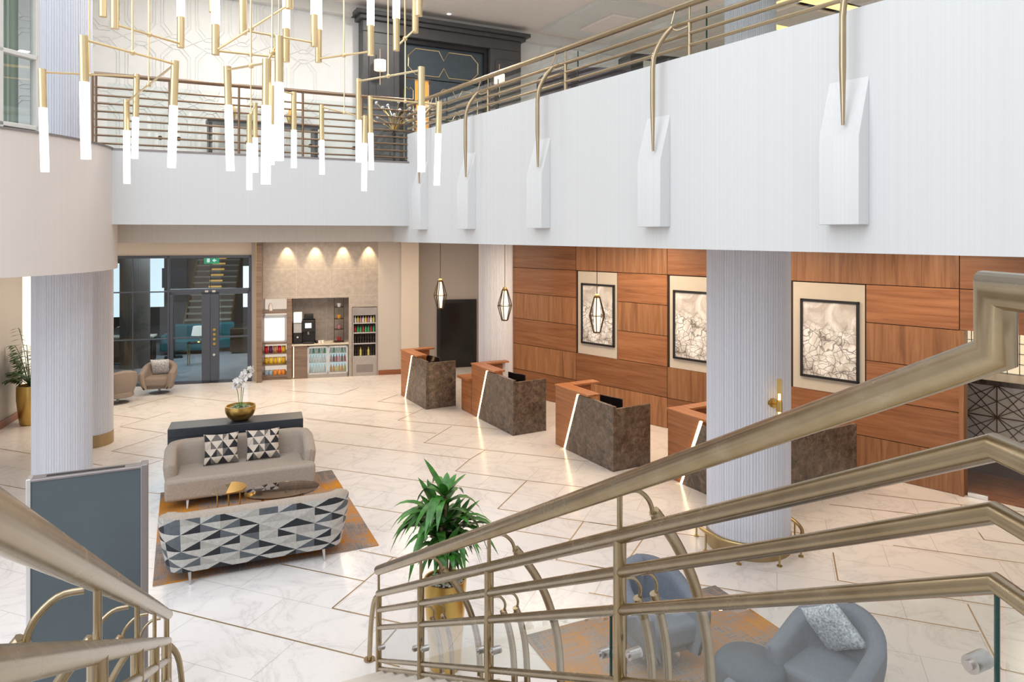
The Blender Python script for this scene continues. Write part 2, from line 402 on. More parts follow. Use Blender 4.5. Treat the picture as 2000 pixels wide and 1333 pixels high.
def art():
    b = NB('crackled_landscape_print'); v = b.co(); n_ = b.n('TexNoise'); n_.inputs['Scale'].default_value = 3; b.l(v, n_.inputs[0])
    mx = b.n('Mix', _data_type='VECTOR'); mx.inputs[0].default_value = .25; b.l(v, mx.inputs[4]); b.l(n_.outputs['Color'], mx.inputs[5])
    def vor(sc_, w_):
        vo = b.n('TexVoronoi', _feature='DISTANCE_TO_EDGE'); vo.inputs['Scale'].default_value = sc_; b.l(mx.outputs[1], vo.inputs['Vector'])
        return b.ramp(vo.outputs['Distance'], [(0, (1, 1, 1)), (w_, (0, 0, 0))])
    ln = b.math('MAXIMUM', vor(5, .03), vor(11, .05)); sp = b.n('SeparateXYZ'); b.l(v, sp.inputs[0])
    low = b.ramp(b.math('ADD', sp.outputs[2], b.math('MULTIPLY', b.math('SUBTRACT', n_.outputs[0], .5), .9)), [(.05, (1, 1, 1)), (.32, (.12, .12, .12))])
    base = b.ramp(b.noise(v, 2.2, 3, .5, 1.5), [(.35, (.48, .44, .42)), (.5, (.66, .65, .64)), (.62, (.86, .86, .87))])
    c = b.mix(b.math('MULTIPLY', b.math('MULTIPLY', ln, low), .85), base, (.05, .04, .04)); return b.setp(c, .12)
M['art'] = art()
# ------------------------------------------------ planes of the building
class PL:
    def __init__(s, O, d):
        s.O = O; s.d = norm2(*d); s.n = (-s.d[1], s.d[0]); s.rz = math.atan2(s.d[1], s.d[0])
    def s(s_, px, off=0):
        r = (px-1000)/F; ox = s_.O[0]+s_.n[0]*off; oy = s_.O[1]+s_.n[1]*off
        return (r*oy-ox)/(s_.d[0]-r*s_.d[1])
    def z(s_, s, py, off=0): return H-(py-HZ)*(s_.O[1]+s_.d[1]*s+s_.n[1]*off)/F
    def pt(s_, s, off=0, z=0): return Vector((s_.O[0]+s_.d[0]*s+s_.n[0]*off, s_.O[1]+s_.d[1]*s+s_.n[1]*off, z))
BW = PL((-8.57, 17.65), (.972, .2357))       # back wall
WW = PL((.87, 15.87), (.703, -.711))         # wood wall
UW = PL((-1.09, 15.0), (.88, .47))           # upper floor wall
def Lf(s, o=0): return (2.445-.547*s-.837*o, 5.17+.837*s-.547*o)   # right balcony line, o = towards atrium
SL = -4.5; CORN = (-1.66, 11.48)
# ------------------------------------------------ floor
fl = struct(MB().bb(-16, 14, -6, 32, -.15, 0).build('floor', M['marble']))
ln = """600 788 810 807.5;600 819.5 852 847.4;738 785 777 771.5;738 785 830 793;777 821.6 828 798.5;777 821.6 978 839;828 865.4 882 833;828 865.4 948 879.5;948 879.5 1149 902;
609 860.6 918 897.5;918 897.5 889.5 921;948 879.5 918 897.5;889.5 921 1029 939.5;1029 939.5 1180 957;606 910.4 999 964.4;1029 939.5 972 994.4;972 994.4 1200 1028;693 988.4 957 1029.5;
1005 1037 1113 1053.5;1140 1019 1086 1094;1086 1094 1200 1114;702 1076 786 1092.5;768 1089.5 648.7 1188.7;648.7 1188.7 860 1235;548.7 1102.5 711 1135.7;325 1190 780 1303;234.5 834 332 805.5;
251 796.5 338 774;215 810 281 819;234.5 834 326 847.5;218 882 326 847.5;218 882 323 897;285 909 323 897;338 774 500 790;500 799.5 569 784.5;569 784.5 770 805.5;596 817 770 838;
285 962 320 966;0 877 71 889;0 946.6 49 956;173 905 200 910;1695 965 2000 1001;1620 986 1851 1012;1877 988 1890 1007;1627 1080 1636.5 1134.6;1636.5 1134.6 1740 1152;1740 1152 2000 1193;
1744 1066 2000 1101;1912 1041 1922 1055;1922 1055 2000 1065;1698 1198 1912 1234.6;1890 1181 1955 1308;1955 1308 2060 1331;1536 1038 1620 1050;1150 1021 1380 1050;1150 1105.6 1210 1116;1362 1142 1521 1167.5;
1150 1158.7 1215 1170;1521 1167.5 1700 1198;1268 1036 1230 1090;560 763 660 772;660 772 700 758"""
mb = MB()
for q in ln.replace('\n', '').split(';'):
    a, b, c, d = map(float, q.split()); p0 = FL(a, b); p1 = FL(c, d); v = p1-p0
    mb.box(((p0.x+p1.x)/2, (p0.y+p1.y)/2, .0008), (v.length, .015, .0024), math.atan2(v.y, v.x))
mb.build('brass_inlay', M['brassline'], fl)
# ------------------------------------------------ slabs and ceilings
R4 = Lf(SL)
struct(MB().prism([(-5.6, 9.62), (-1.80, 11.46), Lf(7.55, -.08), Lf(SL, -.08), (13.5, R4[1]), (13.5, 24), (-15, 24), (-15, 9.0), (-7.5, 9.0)], 3.95, 4.955).build('floor_upper', M['ceil_edge']))
struct(MB().prism([(-6.4, 9.99), (-2.06, 12.06), Lf(8.1, -.10), Lf(SL, -.10), (13.5, R4[1]), (13.5, 31), (-15, 31), (-15, 9.0), (-7.5, 9.0)], 3.665, 3.95).build('ceiling', M['wall_beige']))
def seg(p0, p1, z0, z1, th, mat, name, side=1, parent=None):
    v = Vector((p1[0]-p0[0], p1[1]-p0[1])); a = math.atan2(v.y, v.x); n = Vector((-v.y, v.x)).normalized()*side*th/2
    return MB().box((0, 0, (z0+z1)/2), (v.length, th, z1-z0)).build(name, mat, parent, loc=((p0[0]+p1[0])/2+n.x, (p0[1]+p1[1])/2+n.y, 0), rz=a)
struct(seg(Lf(SL), Lf(7.62), 3.66, 5.44, .14, M['wall_cool'], 'wall_right_balcony', -1))
struct(seg(Lf(7.62, -.02), Lf(8.24, -.02), 3.66, 3.96, .12, M['wall_cool'], 'wall_right_soffit', -1))
struct(seg((-5.62, 9.60), (-1.66, 11.50), 3.93, 4.97, .10, M['wall_cool'], 'wall_back_balcony', 1))
struct(seg((-5.62, 9.595), (-1.66, 11.495), 4.955, 4.985, .13, M['alu_dark'], 'trim_1', 1))
# drum on the left
def circ(c, r, n=96): return [(c[0]+r*math.cos(2*math.pi*i/n), c[1]+r*math.sin(2*math.pi*i/n)) for i in range(n)]
DC = (-8.1, 8.9)
struct(MB().prism(circ(DC, 2.7, 120), 3.31, 4.97).build('wall_left_drum', M['drum'], smooth=30))
struct(MB().prism(circ(DC, 2.715, 120), 4.965, 4.99).build('trim_2', M['alu_dark'], smooth=30))
# upper ceiling with an opening for the atrium
upc = [(-8.5, 8.0), (-5.6, 9.62), (-1.72, 11.5), (Lf(SL, -.3)[0], R4[1]), (13.5, R4[1]), (13.5, 24), (-15, 24), (-15, 8.0)]
struct(MB().prism(upc, 8.3, 8.5).build('ceiling_upper', M['ceil']))
struct(seg(UW.pt(-12)[:2], UW.pt(16)[:2], 8.08, 8.3, .16, M['ceil_edge'], 'trim_3', -1))
# coffers: pale raised border, warm cove, centre panel
def coffer(cx, cy, a, sxx, syy, name, warm=True):
    t = struct(MB().box((0, 0, -.04), (sxx, syy, .08)).build(name, M['ceil_edge'], loc=(cx, cy, 8.3), rz=a))
    mb = MB()
    if warm:
        for s_ in (-1, 1): mb.box((s_*(sxx/2-.35), 0, -.085), (.22, syy-.6, .03)); mb.box((0, s_*(syy/2-.35), -.085), (sxx-.6, .22, .03))
        mb.build('cove_light', M['coveglow'], t)
    MB().box((0, 0, -.10), (sxx-1.2, syy-1.2, .06)).build('centre_panel', M['ceil'], t, bevel=.02)
p = PX(1440, 5, 14.0); coffer(p.x+1.3, p.y+.2, UW.rz, 2.6, 2.2, 'trim_4')
p = PX(1610, 20, 13.2); coffer(p.x+1.2, p.y-.2, UW.rz, 2.4, 2.4, 'trim_5')
p = PX(1215, 12, 13.9); coffer(p.x, p.y+.9, UW.rz, 2.2, 2.4, 'trim_6', False)
# upper wall with moulded panels
uw = struct(MB().bb(-12, 15, 0, .2, 4.955, 8.3).build('wall_back_upper', M['white'], loc=UW.pt(0), rz=UW.rz))
mb = MB()
def ring(cx, cz, hw, hz, ch, r):
    q = [(-hw, -hz+ch), (-hw+ch*.8, -hz), (hw-ch*.8, -hz), (hw, -hz+ch), (hw, hz-ch), (hw-ch*.8, hz), (-hw+ch*.8, hz), (-hw, hz-ch)]
    mb.tube([(cx+x, -.004, cz+z) for x, z in q], r, 5, True)
k0 = -11.0
while k0 < 9.5:
    if not (-2.75 < k0 < 1.9):
        for j, cz in enumerate((5.55, 6.65, 7.75)):
            ring(k0, cz, .19, .42, .17, .010); ring(k0, cz, .235, .49, .20, .010)
            for sg in (-1, 1): mb.tube([(k0+.275-.24*sg, -.004, cz+.42), (k0+.275+.24*sg, -.004, cz+.68)], .010, 5)
    k0 += .55
mb.build('panel_moulding', M['white'], uw, smooth=40)
struct(MB().bb(-12, 15, -.03, .0, 4.955, 5.12).build('baseboard_upper', M['white'], loc=UW.pt(0), rz=UW.rz))
# dark doorway surround
t = thing('door_portal', 'tall dark grey panelled doorway surround with stepped cornice on the upper floor', 'doorway', UW.pt(0, 0, 4.955), UW.rz)
s0, s1 = UW.s(700), UW.s(1005); a0, a1 = UW.s(782), UW.s(938)
for x0, x1 in ((s0, a0-.12), (a1+.1, s1)):
    mb = MB().bb(x0, x1, -.30, 0, 0, 2.82).bb(x0-.02, x1+.02, -.33, 0, 0, .22)
    mb.bb(x0+.12, x1-.12, -.325, -.3, .4, 2.6); mb.build('pilaster', M['portal'], t, bevel=.012)
MB().bb(s0, s1, -.30, 0, 2.82, 3.04).bb(s0-.08, s1+.08, -.38, 0, 3.04, 3.12).bb(s0-.16, s1+.16, -.46, 0, 3.12, 3.20).build('cornice', M['portal'], t, bevel=.012)
mb = MB().bb(a0-.12, a0, -.2, 0, 0, 2.82).bb(a1, a1+.1, -.2, 0, 0, 2.82).bb(a0, a1, -.2, 0, 2.72, 2.82); mb.build('architrave', M['black'], t)
def goct(mbx, cx, cz, hw, hz, ch, y, r=.010):
    q = [(-hw, -hz+ch), (-hw+ch, -hz), (-ch*.7, -hz), (0, -hz+ch*1.2), (ch*.7, -hz), (hw-ch, -hz), (hw, -hz+ch), (hw, hz-ch), (hw-ch, hz), (ch*.7, hz), (0, hz-ch*1.2), (-ch*.7, hz), (-hw+ch, hz), (-hw, hz-ch)]
    mbx.tube([(cx+x, y, cz+z) for x, z in q], r, 5, True)
d = struct(MB().bb(a0+.62, a1, -.10, -.02, 0, 2.02).build('door_1', M['portal_blue'], loc=UW.pt(0, 0, 4.955), rz=UW.rz))
mb = MB(); goct(mb, (a0+.62+a1)/2, 1.55, (a1-a0-.62)/2-.12, .32, .16, -.11); goct(mb, (a0+.62+a1)/2, .75, (a1-a0-.62)/2-.12, .32, .16, -.11); mb.build('gold_inlay', M['champ'], d)
d = MB().bb(a0, a1, -.12, -.02, 2.05, 2.72).build('overdoor_panel', M['portal_blue'], t)
mb = MB(); goct(mb, (a0+a1)/2, 2.38, (a1-a0)/2-.12, .27, .16, -.13, .012); mb.build('gold_inlay', M['champ'], d)
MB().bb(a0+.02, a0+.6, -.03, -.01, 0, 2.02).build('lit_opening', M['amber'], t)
d = MB().bb(a0, a0+.28, -.09, -.04, 0, 2.02).build('door_leaf', M['portal_blue'], t)
mb = MB(); goct(mb, a0+.14, 1.1, .10, .75, .06, -.1, .007); mb.build('gold_inlay', M['champ'], d)
def uplamp(px, py, lab):
    s = UW.s(px, -.45); z = UW.z(s, py, -.45); t = thing('wall_sconce', lab, 'wall lamp', UW.pt(s, -.34, z-.1), UW.rz, 'sconces flanking the upper doorway')
    MB().lathe([(.115, 0), (.115, .2)], (0, -.12, 0), 24).build('lamp_shade', M['shade'], t, smooth=40)
    MB().tube([(0, -.12, -.28), (0, -.12, .42)], .009, 8).tube([(0, -.12, .02), (0, .03, .02)], .009, 8).build('stem', M['champ'], t)
uplamp(742, 128, 'cylinder-shaded wall sconce on the left pilaster of the dark upper doorway')
uplamp(975, 155, 'cylinder-shaded wall sconce on the right pilaster of the dark upper doorway')
# right part of upper wall
s = UW.s(1335); t = thing('framed_screen', 'brown panelled unit on the upper floor wall beside the far round column', 'cabinet', UW.pt(s+.9, -.2, 4.955), UW.rz)
MB().bb(-.7, 1.2, -.2, .2, 0, 2.9).build('body', M['taupewood'], t, bevel=.02)
for i in range(3): MB().bb(-.6+.6*i, -.08+.6*i, -.23, -.2, .25, 2.6).build('panel', M['alu_dark'], t, bevel=.01)
# ------------------------------------------------ ground floor back wall
gx0 = BW.s(190); gx1 = BW.s(491)
def bwp(x0, x1, y0, y1, z0, z1, mat, name, par=None): return MB().bb(x0, x1, y0, y1, z0, z1).build(name, mat, par, loc=None if par else BW.pt(0), rz=0 if par else BW.rz)
zt = BW.z(BW.s(400), 499)
struct(bwp(gx0-.6, gx1, 0, .2, zt, 3.66, M['wall_beige'], 'wall_back'))
c0 = BW.s(511); c1 = BW.s(738.5)
struct(bwp(gx1, BW.s(500), 0, .2, 0, 3.66, M['wall_grey'], 'wall_back_jamb'))
b1 = BW.s(783); struct(bwp(c1, b1, 0, .3, 0, 3.66, M['wall_grey'], 'wall_back_right'))
struct(bwp(c1+.01, b1, -.02, 0, 0, .13, M['skirting'], 'baseboard_back'))
b2 = BW.s(818, -.15); struct(bwp(b1, b2, -.15, .6, 0, 3.66, M['wall_beige'], 'wall_back_pier'))
struct(bwp(b2, b2+2.5, .62, .8, 0, 3.66, M['wall_grey'], 'wall_back_recess'))
struct(bwp(b2, b2+2.5, .60, .62, 0, .13, M['skirting'], 'baseboard_recess'))
struct(seg((.03, 16.72), (-.55, 20.6), 0, 3.66, .15, M['wall_grey'], 'wall_right_return', 1))
# black panel door in the recess
s0, s1 = BW.s(853, .6), BW.s(930, .6); zd = BW.z(s0, 586, .6)
t = thing('black_panel', 'large black framed panel against the grey wall behind the reception desks', 'panel', BW.pt((s0+s1)/2, .595, 0), BW.rz)
hw = (s1-s0)/2
MB().bb(-hw, hw, -.05, 0, 0.02, zd).build('frame', M['black'], t, bevel=.008); MB().bb(-hw+.1, hw-.1, -.056, -.045, .12, zd-.1).build('panel_face', M['blackgloss'], t)
# left wall, window
struct(seg((-8.75, 9.3), (-10.25, 14.68), 0, 3.66, .2, M['wall_grey'], 'wall_left', 1))
struct(seg((-8.74, 9.3), (-10.235, 14.66), 0, .15, .02, M['skirting'], 'baseboard_left', -1))
wn = struct(seg((-10.25, 14.70), (-10.42, 17.3), 0.05, 3.3, .04, M['creamwin'], 'window_1', 1))
seg((0, 0), (2.5, 0), 3.3, 3.66, .2, M['wall_beige'], 'wall_left_header'); o = bpy.data.objects['wall_left_header']; o.location = (-10.35, 16.0, 0); o.rotation_euler.z = math.radians(94); struct(o)
# upper window standing on the drum
t = struct(MB().bb(-3.2, .02, .02, .05, 0, 3.33).build('window_2', M['glass'], loc=(-5.56, 8.20, 4.985), rz=math.atan2(.45, .13)))
wo = t; xs = [-.0, -.44, -1.1, -1.76, -2.42, -3.1]
mb = MB()
for x in xs: mb.bb(x-.025, x+.025, -.03, .07, 0, 3.33)
for z in (0.02, .84, 1.75, 2.6, 3.28): mb.bb(-3.2, 0, -.03, .07, z, z+.05)
mb.build('window_frame', M['ceil_edge'], wo, bevel=.006)
mb = MB(); rows = []
for z in (0.05, 3.3): rows.append([(-3.2+i*.02, .22+.035*math.sin(i*.62)+.02*math.sin(i*.27), z) for i in range(0, 158)])
mb.grid(rows).build('curtain', M['curtain'], wo, smooth=60)
struct(seg((-5.2, 10.3), (-6.2, 12.3), 4.97, 8.3, .1, M['white'], 'wall_left_upper', 1)).location.x -= 1.2
# ------------------------------------------------ columns
def column(cx, cy, r, z0, z1, lab, band=.22, nfl=72):
    t = thing('column', lab, 'column', (cx, cy, z0)); mb = MB(); rows = []
    for z in (band if band else 0, z1-z0):
        rows.append([((r+.006*(1 if (j % 4) < 2 else -1))*math.cos(2*math.pi*j/(nfl*4)), (r+.006*(1 if (j % 4) < 2 else -1))*math.sin(2*math.pi*j/(nfl*4)), z) for j in range(nfl*4)])
    mb.grid(rows, closed=True).build('shaft', M['column'], t)
    if band: MB().lathe([(r+.012, 0), (r+.012, band), (r-.01, band)], n=64, cap=False).build('base_band', M['goldband'], t, smooth=30)
    return t
column(2.894, 8.6, .485, 0, 3.665, 'broad pale fluted column with a bronze base band and sconce before the reception wall', .20, 90)
column(-6.41, 10.0, .365, 0, 3.31, 'pale fluted column under the curved drum, left of the kiosk top')
column(-6.41, 10.0, .365, 4.985, 8.3, 'upper floor fluted column rising from the curved drum ledge', 0)
column(-7.64, 12.7, .365, 0, 3.665, 'pale fluted column with bronze band behind the front left column')
column(-.36, 15.4, .365, 0, 3.665, 'slim pale fluted column at the left end of the wood wall', .22)
column(3.60, 10.6, .365, 4.955, 8.3, 'pale fluted column on the upper floor behind the right balcony rail', 0)
# guard rail round the broad column
t = thing('column_guard_rail', 'low curved brass guard rail around the foot of the broad column', 'guard rail', (2.894, 8.6, 0))
g = [(.615*math.cos(a), .615*math.sin(a), .235) for a in [math.radians(-205+i*5) for i in range(46)]]
for q, s_ in ((0, -1), (-1, 1)):
    a = math.atan2(g[q][1], g[q][0])+.0; end = (.56*math.cos(a-.12*(-s_)), .56*math.sin(a-.12*(-s_)), .20)
    g = ([end]+g) if q == 0 else (g+[end])
MB().tube(g, .022, 10).build('handrail', M['goldrail'], t, smooth=50)
for a in (-200, -160, -118, -75, -35, 8):
    a = math.radians(a); x, y = .615*math.cos(a), .615*math.sin(a)
    MB().tube([(x, y, 0), (x, y, .235)], .012, 8).lathe([(.03, 0), (.03, .012)], (x, y, 0), 16).build('post', M['goldrail'], t, smooth=40)
# sconce
a = math.radians(-75); cx, cy = 2.894, 8.6
t = thing('wall_sconce', 'brass twin-tube wall sconce glowing on the broad column', 'wall lamp', (cx+.492*math.cos(a), cy+.492*math.sin(a), 1.87), a+math.pi/2)
MB().tube([(0, .02, -.03), (0, -.03, -.03)], .055, 20).tube([(0, -.02, -.03), (0, -.12, -.03)], .012).build('mount_plate', M['gold'], t, smooth=40)
MB().tube([(0, -.12, -.10), (0, -.12, .02)], .033, 18).build('holder', M['gold'], t, smooth=40)
MB().tube([(0, -.12, .02), (0, -.12, .27)], .027, 14).tube([(0, -.12, -.10), (0, -.12, -.17)], .027, 14).build('glass_tube', glassmat('amber_glass', (1, .86, .5), 1.2), t, smooth=40)
MB().tube([(0, -.12, .03), (0, -.12, .10)], .015, 8).tube([(0, -.12, -.11), (0, -.12, -.16)], .015, 8).build('bulb', M['glow'], t)
# ------------------------------------------------ wood wall
ww = struct(MB().bb(-1.25, 8.02, .03, .2, 0, 3.665).bb(8.02, 12, .03, .2, 2.4, 3.665).build('wall_wood', M['gap'], loc=WW.pt(0), rz=WW.rz))
ph, pv = MB(), MB()
Z = [0, .6, 1.2, 1.8, 2.4, 3.0, 3.665]
cells = []
for (x0, x1) in ((-1.25, .75), (1.87, 3.07), (4.25, 5.5), (6.72, 8.0)):
    for i in range(2, 5): cells.append((x0, x1, i))
for (x0, x1) in ((-1.25, .75), (.75, 3.07), (3.07, 5.5), (5.5, 8.0)):
    for i in (0, 1, 5): cells.append((x0, x1, i))
for x0, x1 in ((8.0, 9.6), (9.6, 11.2)): cells += [(x0, x1, 4), (x0, x1, 5)]
col = {-1.25: 0, .75: 1, 1.87: 0, 3.07: 0, 4.25: 1, 5.5: 1, 6.72: 0, 8.0: 0, 9.6: 1}
for x0, x1, i in cells:
    m_ = ph if (i+col[x0]) % 2 == (0 if i != 5 else 1) else pv
    m_.bb(x0+.006, x1-.006, 0, .035, Z[i]+.006, Z[i+1]-.006)
ph.build('wood_panels', M['woodh'], ww); pv.build('wood_panels', M['woodv'], ww)
mb = MB()
for x0, x1 in ((.75, 1.87), (3.07, 4.25), (5.5, 6.72)): mb.bb(x0+.05, x1-.02, .015, .035, 1.2, 2.985)
mb.build('cream_panels', M['cream'], ww)
MB().bb(8.0, 8.06, -.03, .2, 0, 2.4).build('door_jamb', M['woodv'], ww)
# ------------------------------------------------ art
def picture(px0, px1, pyt, pyb, lab):
    s0, s1 = WW.s(px0), WW.s(px1); zt_, zb = WW.z(s0, pyt), WW.z(s0, pyb); w_, h_ = s1-s0, zt_-zb
    t = thing('framed_picture', lab, 'picture', WW.pt((s0+s1)/2, .012, (zt_+zb)/2), WW.rz, 'framed prints on the wood wall')
    mb = MB(); f_ = .04
    mb.bb(-w_/2, w_/2, -.04, 0, h_/2-f_, h_/2).bb(-w_/2, w_/2, -.04, 0, -h_/2, -h_/2+f_).bb(-w_/2, -w_/2+f_, -.04, 0, -h_/2, h_/2).bb(w_/2-f_, w_/2, -.04, 0, -h_/2, h_/2)
    mb.build('frame', M['black'], t); MB().bb(-w_/2+f_, w_/2-f_, -.018, -.002, -h_/2+f_, h_/2-f_).build('print', M['art'], t)
picture(1136, 1200.5, 553, 670, 'black-framed grey crackle print behind the pendant, leftmost on the wood wall')
picture(1315.5, 1416, 566.5, 700, 'black-framed grey crackle print half hidden by the broad column')
picture(1564, 1678.5, 583, 734, 'black-framed crackle print right of the broad column')
# ------------------------------------------------ bar beyond the glass door
gd = struct(MB().bb(8.08, 9.9, .06, .075, .02, 2.38).build('door_2', M['glass_door'], loc=WW.pt(0), rz=WW.rz))
MB().bb(8.09, 8.34, .045, .09, 0.0, .06).build('patch_fitting', M['alu'], gd, bevel=.004)
struct(MB().bb(5.5, 14, .21, 6, -.02, .004).bb(8.06, 14, .08, .21, -.02, .004).build('floor_bar', M['herring'], loc=WW.pt(0), rz=WW.rz))
struct(MB().bb(4.5, 14, 5.2, 5.4, 0, 3.6).build('wall_bar_back', M['taupewall'], loc=WW.pt(0), rz=WW.rz))
t = thing('bar_counter', 'bar counter with a brass triangle lattice front beyond the right glass door', 'counter', WW.pt(8.2, 1.35, 0), WW.rz)
MB().bb(-2.6, 4, 0, .6, 0, .42).build('plinth', M['plinth'], t); MB().bb(-2.6, 4, 0.02, .6, .42, 1.42).build('front_panel', M['lattice_back'], t)
MB().bb(-2.65, 4.05, -.06, .7, 1.42, 1.50).build('worktop', M['stone'], t, bevel=.01)
mb = MB(); g = .42
for i in range(-6, 9):
    for j in range(3):
        cx, cz = i*g, .42+j*.5
        if cz <= 1.3:
            mb.bb(cx-.006, cx+.006, -.008, .02, cz, min(cz+.5, 1.42))
            mb.bb(cx, cx+g, -.008, .02, cz-.006, cz+.006)
            for (a_, b_) in (((0, 0), (g, .5)), ((0, .5), (g, 0)), ((0, .25), (g, .5)), ((0, .25), (g, 0)), ((g, .25), (0, .5)), ((g, .25), (0, 0))): mb.tube([(cx+a_[0], .004, cz+a_[1]), (cx+b_[0], .004, cz+b_[1])], .007, 4)
mb.build('lattice', M['bronze'], t)
t = thing('back_bar_shelf', 'backlit tiled shelf unit glowing warm behind the bar counter', 'shelf unit', WW.pt(8.3, 4.0, 0), WW.rz)
MB().bb(-1.2, 4, 0, .1, 1.0, 2.4).build('tile_panel', M['tilewarm'], t)
mb = MB()
for i in range(28): mb.bb(-1.2+i*.19, -1.19+i*.19, -.02, 0, 1.0, 2.4)
for i in range(8): mb.bb(-1.2, 4, -.02, 0, 1+i*.19, 1.01+i*.19)
mb.build('tile_grid', M['gap'], t); MB().bb(-1.2, 4, -.35, 0, 1.12, 1.2).bb(-1.2, 4, -.35, 0, .0, 1.0).build('cabinet', M['portal'], t)
for i in range(6):
    o = MB().lathe([(.035, 0), (.04, .02), (.04, .17), (.014, .23), (.014, .29)], n=12).build('bottle', M['gold'] if i % 2 else M['bronze'], smooth=40, loc=WW.pt(8.3+.3+.28*i, 3.82, 1.2)); tag(o, ORD(i, 6)+' bottle on the warm backlit shelf behind the bar', 'bottle', 'bottles behind the bar')
# ------------------------------------------------ right balcony: pilasters, brackets, rail
def s_at(px, o):
    r = (px-1000)/F; return (2.445-.837*o-r*(5.17-.547*o))/(.547+r*.837)
lab = {820: 'at the inner corner of the balcony', 911: 'second from the balcony corner', 1052: 'in the middle of the white balcony wall', 1277: 'second from the right', 1648: 'nearest the camera, largest of the row'}
for px in (820, 911, 1052, 1277, 1648):
    s = s_at(px, .06); w_ = .155; P = []
    t = MB(); prof = [(0, 3.866), (.13, 3.866), (.13, 4.50), (0, 4.93)]
    a = [(*Lf(s-w_, o), z) for o, z in prof]; v = Vector((*Lf(s+w_, 0), 0))-Vector((*Lf(s-w_, 0), 0))
    o = t.extr(a, v).build('wall_pilaster', M['wall_cool'], bevel=.004); tag(o, 'white wedge-topped pilaster on the right balcony face, '+lab[px], 'pilaster', 'pilasters on the right balcony face')
t = thing('balcony_railing', 'long brass railing with curved brackets along the right balcony', 'railing', (*Lf(1, -.05), 5.44))
ro = Vector((*Lf(1, -.05), 5.44))
def LP(s, o, z): return Vector((*Lf(s, o), z))-ro
for z, r in ((5.93, .032), (5.765, .022), (5.655, .018), (5.545, .018)):
    MB().tube([LP(SL, -.05, z), LP(7.7, -.05, z)], r, 12).build('handrail' if z > 5.9 else 'rail', M['rail_gold'], t, smooth=50)
for px in (820, 911, 1052, 1277, 1648, 2400):
    s = s_at(px, .13); s2 = s-.28
    MB().tube([LP(s2, -.05, 5.42), LP(s2, -.05, 5.765)], .021, 10).tube([LP(s2, -.05, 5.765), LP(s2, -.05, 5.93)], .009, 8).build('post', M['rail_gold'], t, smooth=50)
    pts = [LP(s, .14, 4.58), LP(s, .145, 5.0), LP(s, .145, 5.35)]+[LP(s-.12*k**1.8, .145-.13*k**1.8, 5.38+.40*k-.04*k*k) for k in (.2, .4, .6, .8, 1)]
    MB().tube(pts, [.012, .024]+[.024]*(len(pts)-3)+[.018], 10).build('bracket', M['rail_gold'], t, smooth=50)
    MB().tube(smoothpath([LP(s-.11, .015, 5.74), LP(s-.17, 0, 5.70), LP(s2, -.04, 5.72)], 4), .008, 6).tube([LP(s-.11, .015, 5.77), LP(s-.11, -.04, 5.92)], .008, 6).build('hook', M['rail_gold'], t, smooth=50)
    MB().tube([LP(s2-.14, -.12, 5.40), LP(s2-.14, -.12, 5.88)], .007, 6).build('glass_edge', M['glass_edge'], t)
MB().extr([LP(SL, -.12, 5.42), LP(7.7, -.12, 5.42), LP(7.7, -.12, 5.87), LP(SL, -.12, 5.87)], Vector((*Lf(0, -.012), 0))-Vector((*Lf(0, 0), 0))).build('glass_panel', M['glass'], t)
# ------------------------------------------------ back balcony railing
A = Vector((-5.72, 9.60, 4.97)); B_ = Vector((-1.62, 11.56, 4.97)); dv = (B_-A); Lb = dv.length; ang = math.atan2(dv.y, dv.x)
t = thing('balcony_railing', 'straight brass multi-bar railing along the back balcony behind the chandelier', 'railing', A, ang)
MB().tube([(0, .03, 1.03), (Lb, .03, 1.03)], .030, 12).build('handrail', M['rail_dark'], t, smooth=50)
for z in (.85, .74, .63, .52, .41, .30, .19, .08): MB().tube([(0, .03, z), (Lb, .03, z)], .014, 8).build('rail', M['rail_dark'], t, smooth=50)
BR = PL((A.x, A.y), (dv.x, dv.y))
for px in (180, 187, 331, 467, 592, 708, 812):
    s = BR.s(px); MB().tube([(s, .03, 0), (s, .03, 1.03)], .017, 8).lathe([(.03, 0), (.03, .015)], (s, .03, 0), 12).build('post', M['rail_dark'], t, smooth=50)
MB().bb(.15, Lb-.05, .09, .10, .05, .93).build('glass_panel', M['glass'], t)
mb = MB()
for px in (331, 467, 592, 708):
    s = BR.s(px)
    for d_ in (-.12, .12): mb.tube([(s+d_, .05, .2), (s+d_, .11, .2)], .03, 10)
mb.build('glass_clamps', M['bronze'], t)
# ------------------------------------------------ chandelier
tubes = [(82,135,212,88,336),(163,70,162,168,311),(247,195,256,248,359),(267,145,230,263,310),(342,119,208,335,328),(444,130,207,450,334),(487,224,281,487,371),(498,201,270,499,337),(521,116,208,519,360),(545,71,163,545,314),(532,168,245,530,322),(574,180,255,574,328),(628,205,275,629,341),(700,154,236,701,317),(713,226,281,711,373),(723,188,261,725,332),(823,131,209,823,336),(858,199,262,853,362)]
t = thing('chandelier', 'large champagne metal chandelier of lit glass rods hanging over the lobby', 'chandelier', (-2.4, 5.6, 9.6))
ro = Vector((-2.4, 5.6, 9.6)); tops = {}
TL = .80
for i, (x0, y0, ys, x1, y1) in enumerate(tubes):
    Y = TL*F/math.hypot(y1-y0, x1-x0); a = PX(x0, y0, Y)-ro; b = PX(x1, y1, Y)-ro; k = (ys-y0)/(y1-y0); m_ = a+(b-a)*k
    o = MB().tube([a, m_], .027, 16).build('metal_sleeve', M['champ'], t, smooth=40); u = (b-a).normalized()
    MB().tube([m_-u*.004, b], .030, 16).build('glass_rod', M['tubeglow'], o, smooth=40); tops[i] = a+(b-a)*.03
